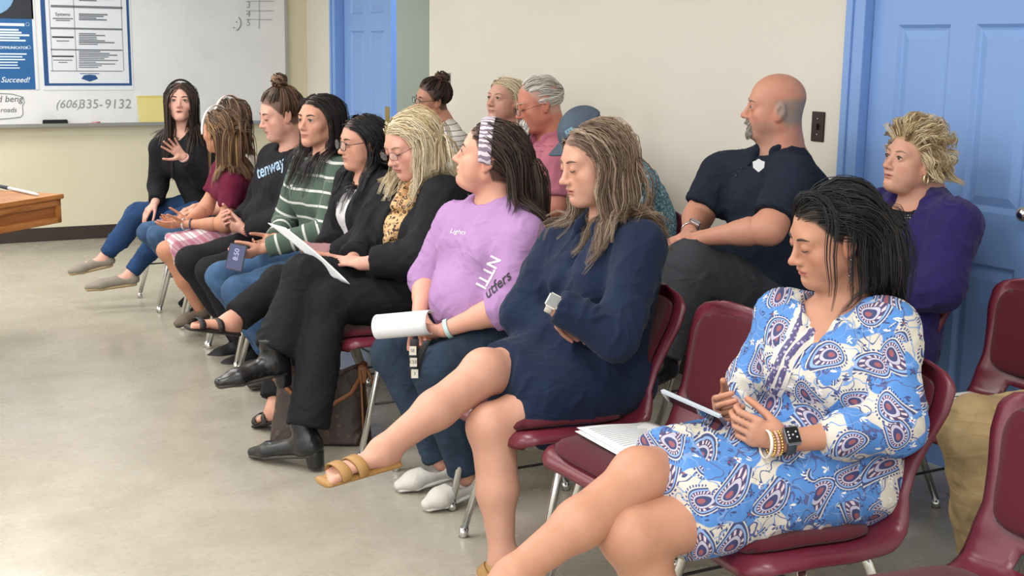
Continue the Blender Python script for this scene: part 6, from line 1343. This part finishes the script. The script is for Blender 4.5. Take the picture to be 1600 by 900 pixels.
s.strands(s.roots(60, seed=6), d_part(0, 0, 0.5), 0.07, [('4a3a30', 1)], r=0.002, kids=10, spread=0.009, vol=(0.002, 0.01), seg=4, grav=0.2)
s.body()
# ---------------------------------------------------------------- things held or lying about
def slab(name, label, cat, c, xa, ya, w, h, t, m, parts=None, bev=0.003):
    """thin box centred at c with edges along xa, ya"""
    xa = unit(xa); ya = A3(ya); ya = unit(ya-xa*(ya@xa)); n = np.cross(xa, ya)
    o = empty(name); o.matrix_world = Matrix(((xa[0], ya[0], n[0], c[0]), (xa[1], ya[1], n[1], c[1]), (xa[2], ya[2], n[2], c[2]), (0, 0, 0, 1))); tag(o, label, cat)
    MB().box((-w/2, -h/2, -t/2), (w/2, h/2, t/2)).build('body', m, o, bevel=bev)
    for nm, x0, y0, x1, y1, z, mm in parts or []: MB().box((x0, y0, min(z, z+math.copysign(0.0006, z))), (x1, y1, max(z, z+math.copysign(0.0006, z)))).build(nm, mm, o)
    return o
PHB = plain('phone_black', '15171c', 0.25); PHG = plain('phone_glass', '0c0e14', 0.06)
a = J(1050, 630, 2.22); b = J(1118, 660, 2.13)
slab('phone', 'black phone held by the woman in blue paisley dress', 'phone', (a+b)/2+np.array([0, 0, 0.012]), b-a, np.cross(unit(b-a), (0.55, 0.1, 0.85)), 0.148, 0.072, 0.010, plain('phone_silver', '9aa0aa', 0.3, 0.6), [('screen', -0.07, -0.033, 0.07, 0.033, -0.005, PHG), ('screen', -0.07, -0.033, 0.07, 0.033, 0.005, PHG)])
c = J(369, 402, 5.26); xa = unit(c_r*0.35+c_u*-0.94)
ph = slab('phone', 'phone with lit screen held by the woman in striped sweater', 'phone', c, c_r*0.94+c_u*-0.2, c_u+c_r*0.15, 0.074, 0.115, 0.010, PHB)
SCR = NT('phone_screen'); SCR.color('2a3048'); SCR.b.inputs['Emission Color'].default_value = rgba('565c86'); SCR.b.inputs['Emission Strength'].default_value = 0.35; MB().box((-0.033, -0.053, 0.005), (0.033, 0.053, 0.0058)).build('screen', SCR.m, ph)
text_obj('clock_digits', '8:50', 0.03, Matrix.Translation((0, 0.012, 0.006)) @ Matrix.Rotation(math.radians(90), 4, 'Z'), plain('screen_text', 'b9bce0', 0.5), ph)
c = J(503, 392, 4.86); slab('phone', 'pink phone in the lap of the dark-haired woman in glasses', 'phone', c, (-0.9, -0.1, 0.1), (0, 0.6, 0.8), 0.13, 0.07, 0.009, plain('phone_pink', 'b98f92', 0.4))
def paper(name, label, fn, nu=14, nv=10, m=WHITE, th=0.0016, lines=None):
    me = grid_sheet(fn, nu, nv, th, name); o = empty(name); link('sheet', me, m, o); tag(o, label, 'paper'); return o
def print_lines(o, fn, n, m, a0=0.1, a1=0.9, off=0.0012):
    """rows of printing as thin raised strips on a sheet"""
    for i in range(n):
        b = 0.1+0.8*i/n; e = a0+(a1-a0)*random.uniform(0.6, 1); V = []
        for a in np.linspace(a0, e, 6):
            p, p2 = A3(fn(a, b)), A3(fn(a, b+0.25/n)); nn = unit(np.cross(A3(fn(a+0.01, b))-p, A3(fn(a, b+0.01))-p)); nn = nn if nn[2] > 0 else -nn; V += [p+nn*off, p2+nn*off]
        MB().add(V, [(2*k, 2*k+2, 2*k+3, 2*k+1) for k in range(5)]).build('text_line', m, o)
P0, P1, P2, P3 = JZ(902, 686, 0.475), JZ(968, 668, 0.475), JZ(1066, 690, 0.475), JZ(985, 722, 0.475)
def bil(P0, P1, P2, P3, lift=lambda a, b: 0.0):
    return lambda a, b: P0*(1-a)*(1-b)+P3*(1-a)*b+P1*a*(1-b)+P2*a*b+UP*lift(a, b)
P0, P1, P2, P3 = [np.array(p) for p in ((1.74, 2.76, 0.474), (1.98, 2.80, 0.470), (1.99, 2.58, 0.474), (1.74, 2.55, 0.478))]
for k, (dx, dz) in enumerate(((0.0, 0.0), (0.015, 0.004))):
    fn = bil(P0+np.array([dx, dx, 0]), P1+np.array([dx, -dx, 0]), P2+np.array([dx, 0, 0]), P3+np.array([dx, 0.01, 0]), lambda a, b, dz=dz: dz+0.010*(1-a)**3*(1-b)+0.004*math.sin(a*5)); o = paper('paper_sheet', ['lower white printed sheet on the empty chair seat', 'upper white printed sheet on the empty chair seat'][k], fn)
print_lines(o, fn, 12, plain('print_pale', '9aa0a8', 0.7))
# sheet read by the blonde woman
a, b = J(446, 356, 4.42), J(547, 444, 4.20); w_ = np.array([0.0, 0.0, 0.03])
fn = bil(a, b, b+w_*0.35+np.array([-0.04, 0.075, 0.0]), a+w_*0.35+np.array([-0.04, 0.075, 0.0]), lambda p, r: 0.008*math.sin(p*3.1)); paper('paper_sheet', 'white sheets held upright by the blonde woman in black blazer', fn, th=0.004)
# curled papers held by the woman in lavender
A, B = J(590, 515, 3.80), J(672, 508, 3.66); dn = unit(B-A); up2 = unit(np.cross(np.cross(dn, c_f), dn)); up2 = up2 if up2[2] > 0 else -up2; bk2 = np.cross(dn, up2); bk2 = bk2 if bk2@c_f > 0 else -bk2
def fn(a, b):
    t = b*4.6-0.6; r_ = 0.030+0.016*b
    return A+(B-A)*a*1.02+up2*(r_*math.sin(t)+0.004)+bk2*(r_*(1-math.cos(t))*0.9-0.03)
paper('paper_sheet', 'curled white papers in the hands of the woman in lavender', fn, 12, 26, th=0.003)
# lanyard hanging below the papers
st = MB(); p = J(648, 530, 3.60); strap = [p, J(646, 560, 3.60), J(648, 590, 3.60), J(655, 560, 3.60), J(668, 532, 3.60)]
def fn(a, b):
    i = a*4; k = min(int(i), 3); f_ = i-k; c = strap[k]*(1-f_)+strap[k+1]*f_; return c+c_r*(b-0.5)*0.028*(1 if k < 2 else 0.8)-c_f*0.012*math.sin(a*3.1)
o = empty('lanyard'); link('strap', grid_sheet(fn, 24, 3, 0.002, 'strap'), plain('lanyard_black', '1c1b1d', 0.7), o); tag(o, 'black lanyard with white lettering hanging over dark jeans', 'lanyard')
for k, (u_, v_, tx) in enumerate(((645, 548, 'SE'), (646, 566, 'CEE'), (648, 584, '3'))):
    p = J(u_, v_, 3.57); M = Matrix(((c_r[0], c_u[0], -c_f[0], p[0]), (c_r[1], c_u[1], -c_f[1], p[1]), (c_r[2], c_u[2], -c_f[2], p[2]), (0, 0, 0, 1)))
    MB().box((-0.011, -0.014, 0), (0.011, 0.014, 0.001), M).build('label_patch', plain('patch_ivory', 'c4bfb2', 0.7), o); text_obj('lettering', tx, 0.014, M, PBLK, o, depth=0.0016)
# paper on the empty chair by the door
P0, P1, P2, P3 = [np.array(p) for p in ((2.86, 2.62, 0.474), (3.07, 2.62, 0.468), (3.07, 2.44, 0.470), (2.86, 2.44, 0.474))]
fn = bil(P0, P1, P2, P3); o = paper('paper_sheet', 'white sheet with sketch on the chair before the blue door', fn)
MB().tube([fn(0.5+0.22*math.cos(t)+0.05*math.sin(3*t), 0.4+0.2*math.sin(t))+UP*0.002 for t in np.linspace(0, 6.2, 22)], 0.0015, 5).build('drawn_line', PBK, o)
# brown handbag on the floor
def mat_canvas():
    t = NT('brown_canvas'); o = t.obj(); v = t.n('TexVoronoi'); v.inputs['Scale'].default_value = 26; v.inputs['Randomness'].default_value = 0.35; t.lk(o, v.inputs['Vector']); k = t.math('MULTIPLY', t.math('LESS_THAN', t.math('ABSOLUTE', t.math('SUBTRACT', v.outputs[0], 0.2)), 0.06), 0.45); t.color(t.mix(k, '33231c', '6a4c32')); t.b.inputs['Roughness'].default_value = 0.45; return t.m
bg = empty('handbag', (1.655, 4.43, 0), math.radians(62)); tag(bg, 'dark brown patterned handbag with tan straps on the floor', 'bag'); TANL = plain('tan_strap', '8f5c36', 0.5)
def bag_fn(P):
    h = np.clip(P[:, 2]/0.30, 0, 1); w_ = 0.19-0.035*h; d = 0.085-0.055*h; q = np.abs(np.stack([P[:, 0]/d, P[:, 1]/w_], 1)); r_ = (q[:, 0]**3.5+q[:, 1]**3.5)**(1/3.5)
    dip = 0.30-0.05*np.cos(np.clip(P[:, 1]/0.17, -1, 1)*math.pi/2)**2; return np.maximum((r_-1)*0.05, np.maximum(P[:, 2]-dip, 0.004-P[:, 2]))
V, Q = surf(Sd(bag_fn, (-0.1, -0.2, 0), (0.1, 0.2, 0.32)), 0.006); V = folds(smooth(V, Q, 2), Q, 0.003, 5, 0.09); V[:, 2] = np.maximum(V[:, 2], 0.002); link('body', mesh_np('body', V, Q), mat_canvas(), bg)
for sx in (-1, 1):
    MB().tube([(sx*0.028, -0.165, 0.28), (sx*0.05, -0.12, 0.20), (sx*0.072, -0.03, 0.15), (sx*0.072, 0.05, 0.16), (sx*0.05, 0.12, 0.22), (sx*0.03, 0.16, 0.29)], 0.008, 8).build('strap', TANL, bg, True)
    MB().tube([(sx*0.088, -0.17, 0.015), (sx*0.075, -0.165, 0.14), (sx*0.035, -0.155, 0.285)], 0.004, 6).build('piping', TANL, bg, True)
MB().box((-0.038, -0.175, 0.235), (0.038, -0.145, 0.305)).build('corner_patch', TANL, bg, bevel=0.006); MB().box((-0.038, 0.145, 0.235), (0.038, 0.175, 0.305)).build('corner_patch', TANL, bg, bevel=0.006)
MB().tube([(-0.03, -0.178, 0.29), (-0.03, -0.195, 0.25), (0.0, -0.20, 0.20), (0.03, -0.185, 0.15)], 0.006, 8).build('tab', TANL, bg, True)
MB().tube([(-0.078+0.0, -0.02+0.016*math.cos(t), 0.150+0.016*math.sin(t)) for t in np.linspace(0, 6.28, 14)[:-1]], 0.0028, 6, closed=True).build('buckle', GOLD, bg, True)
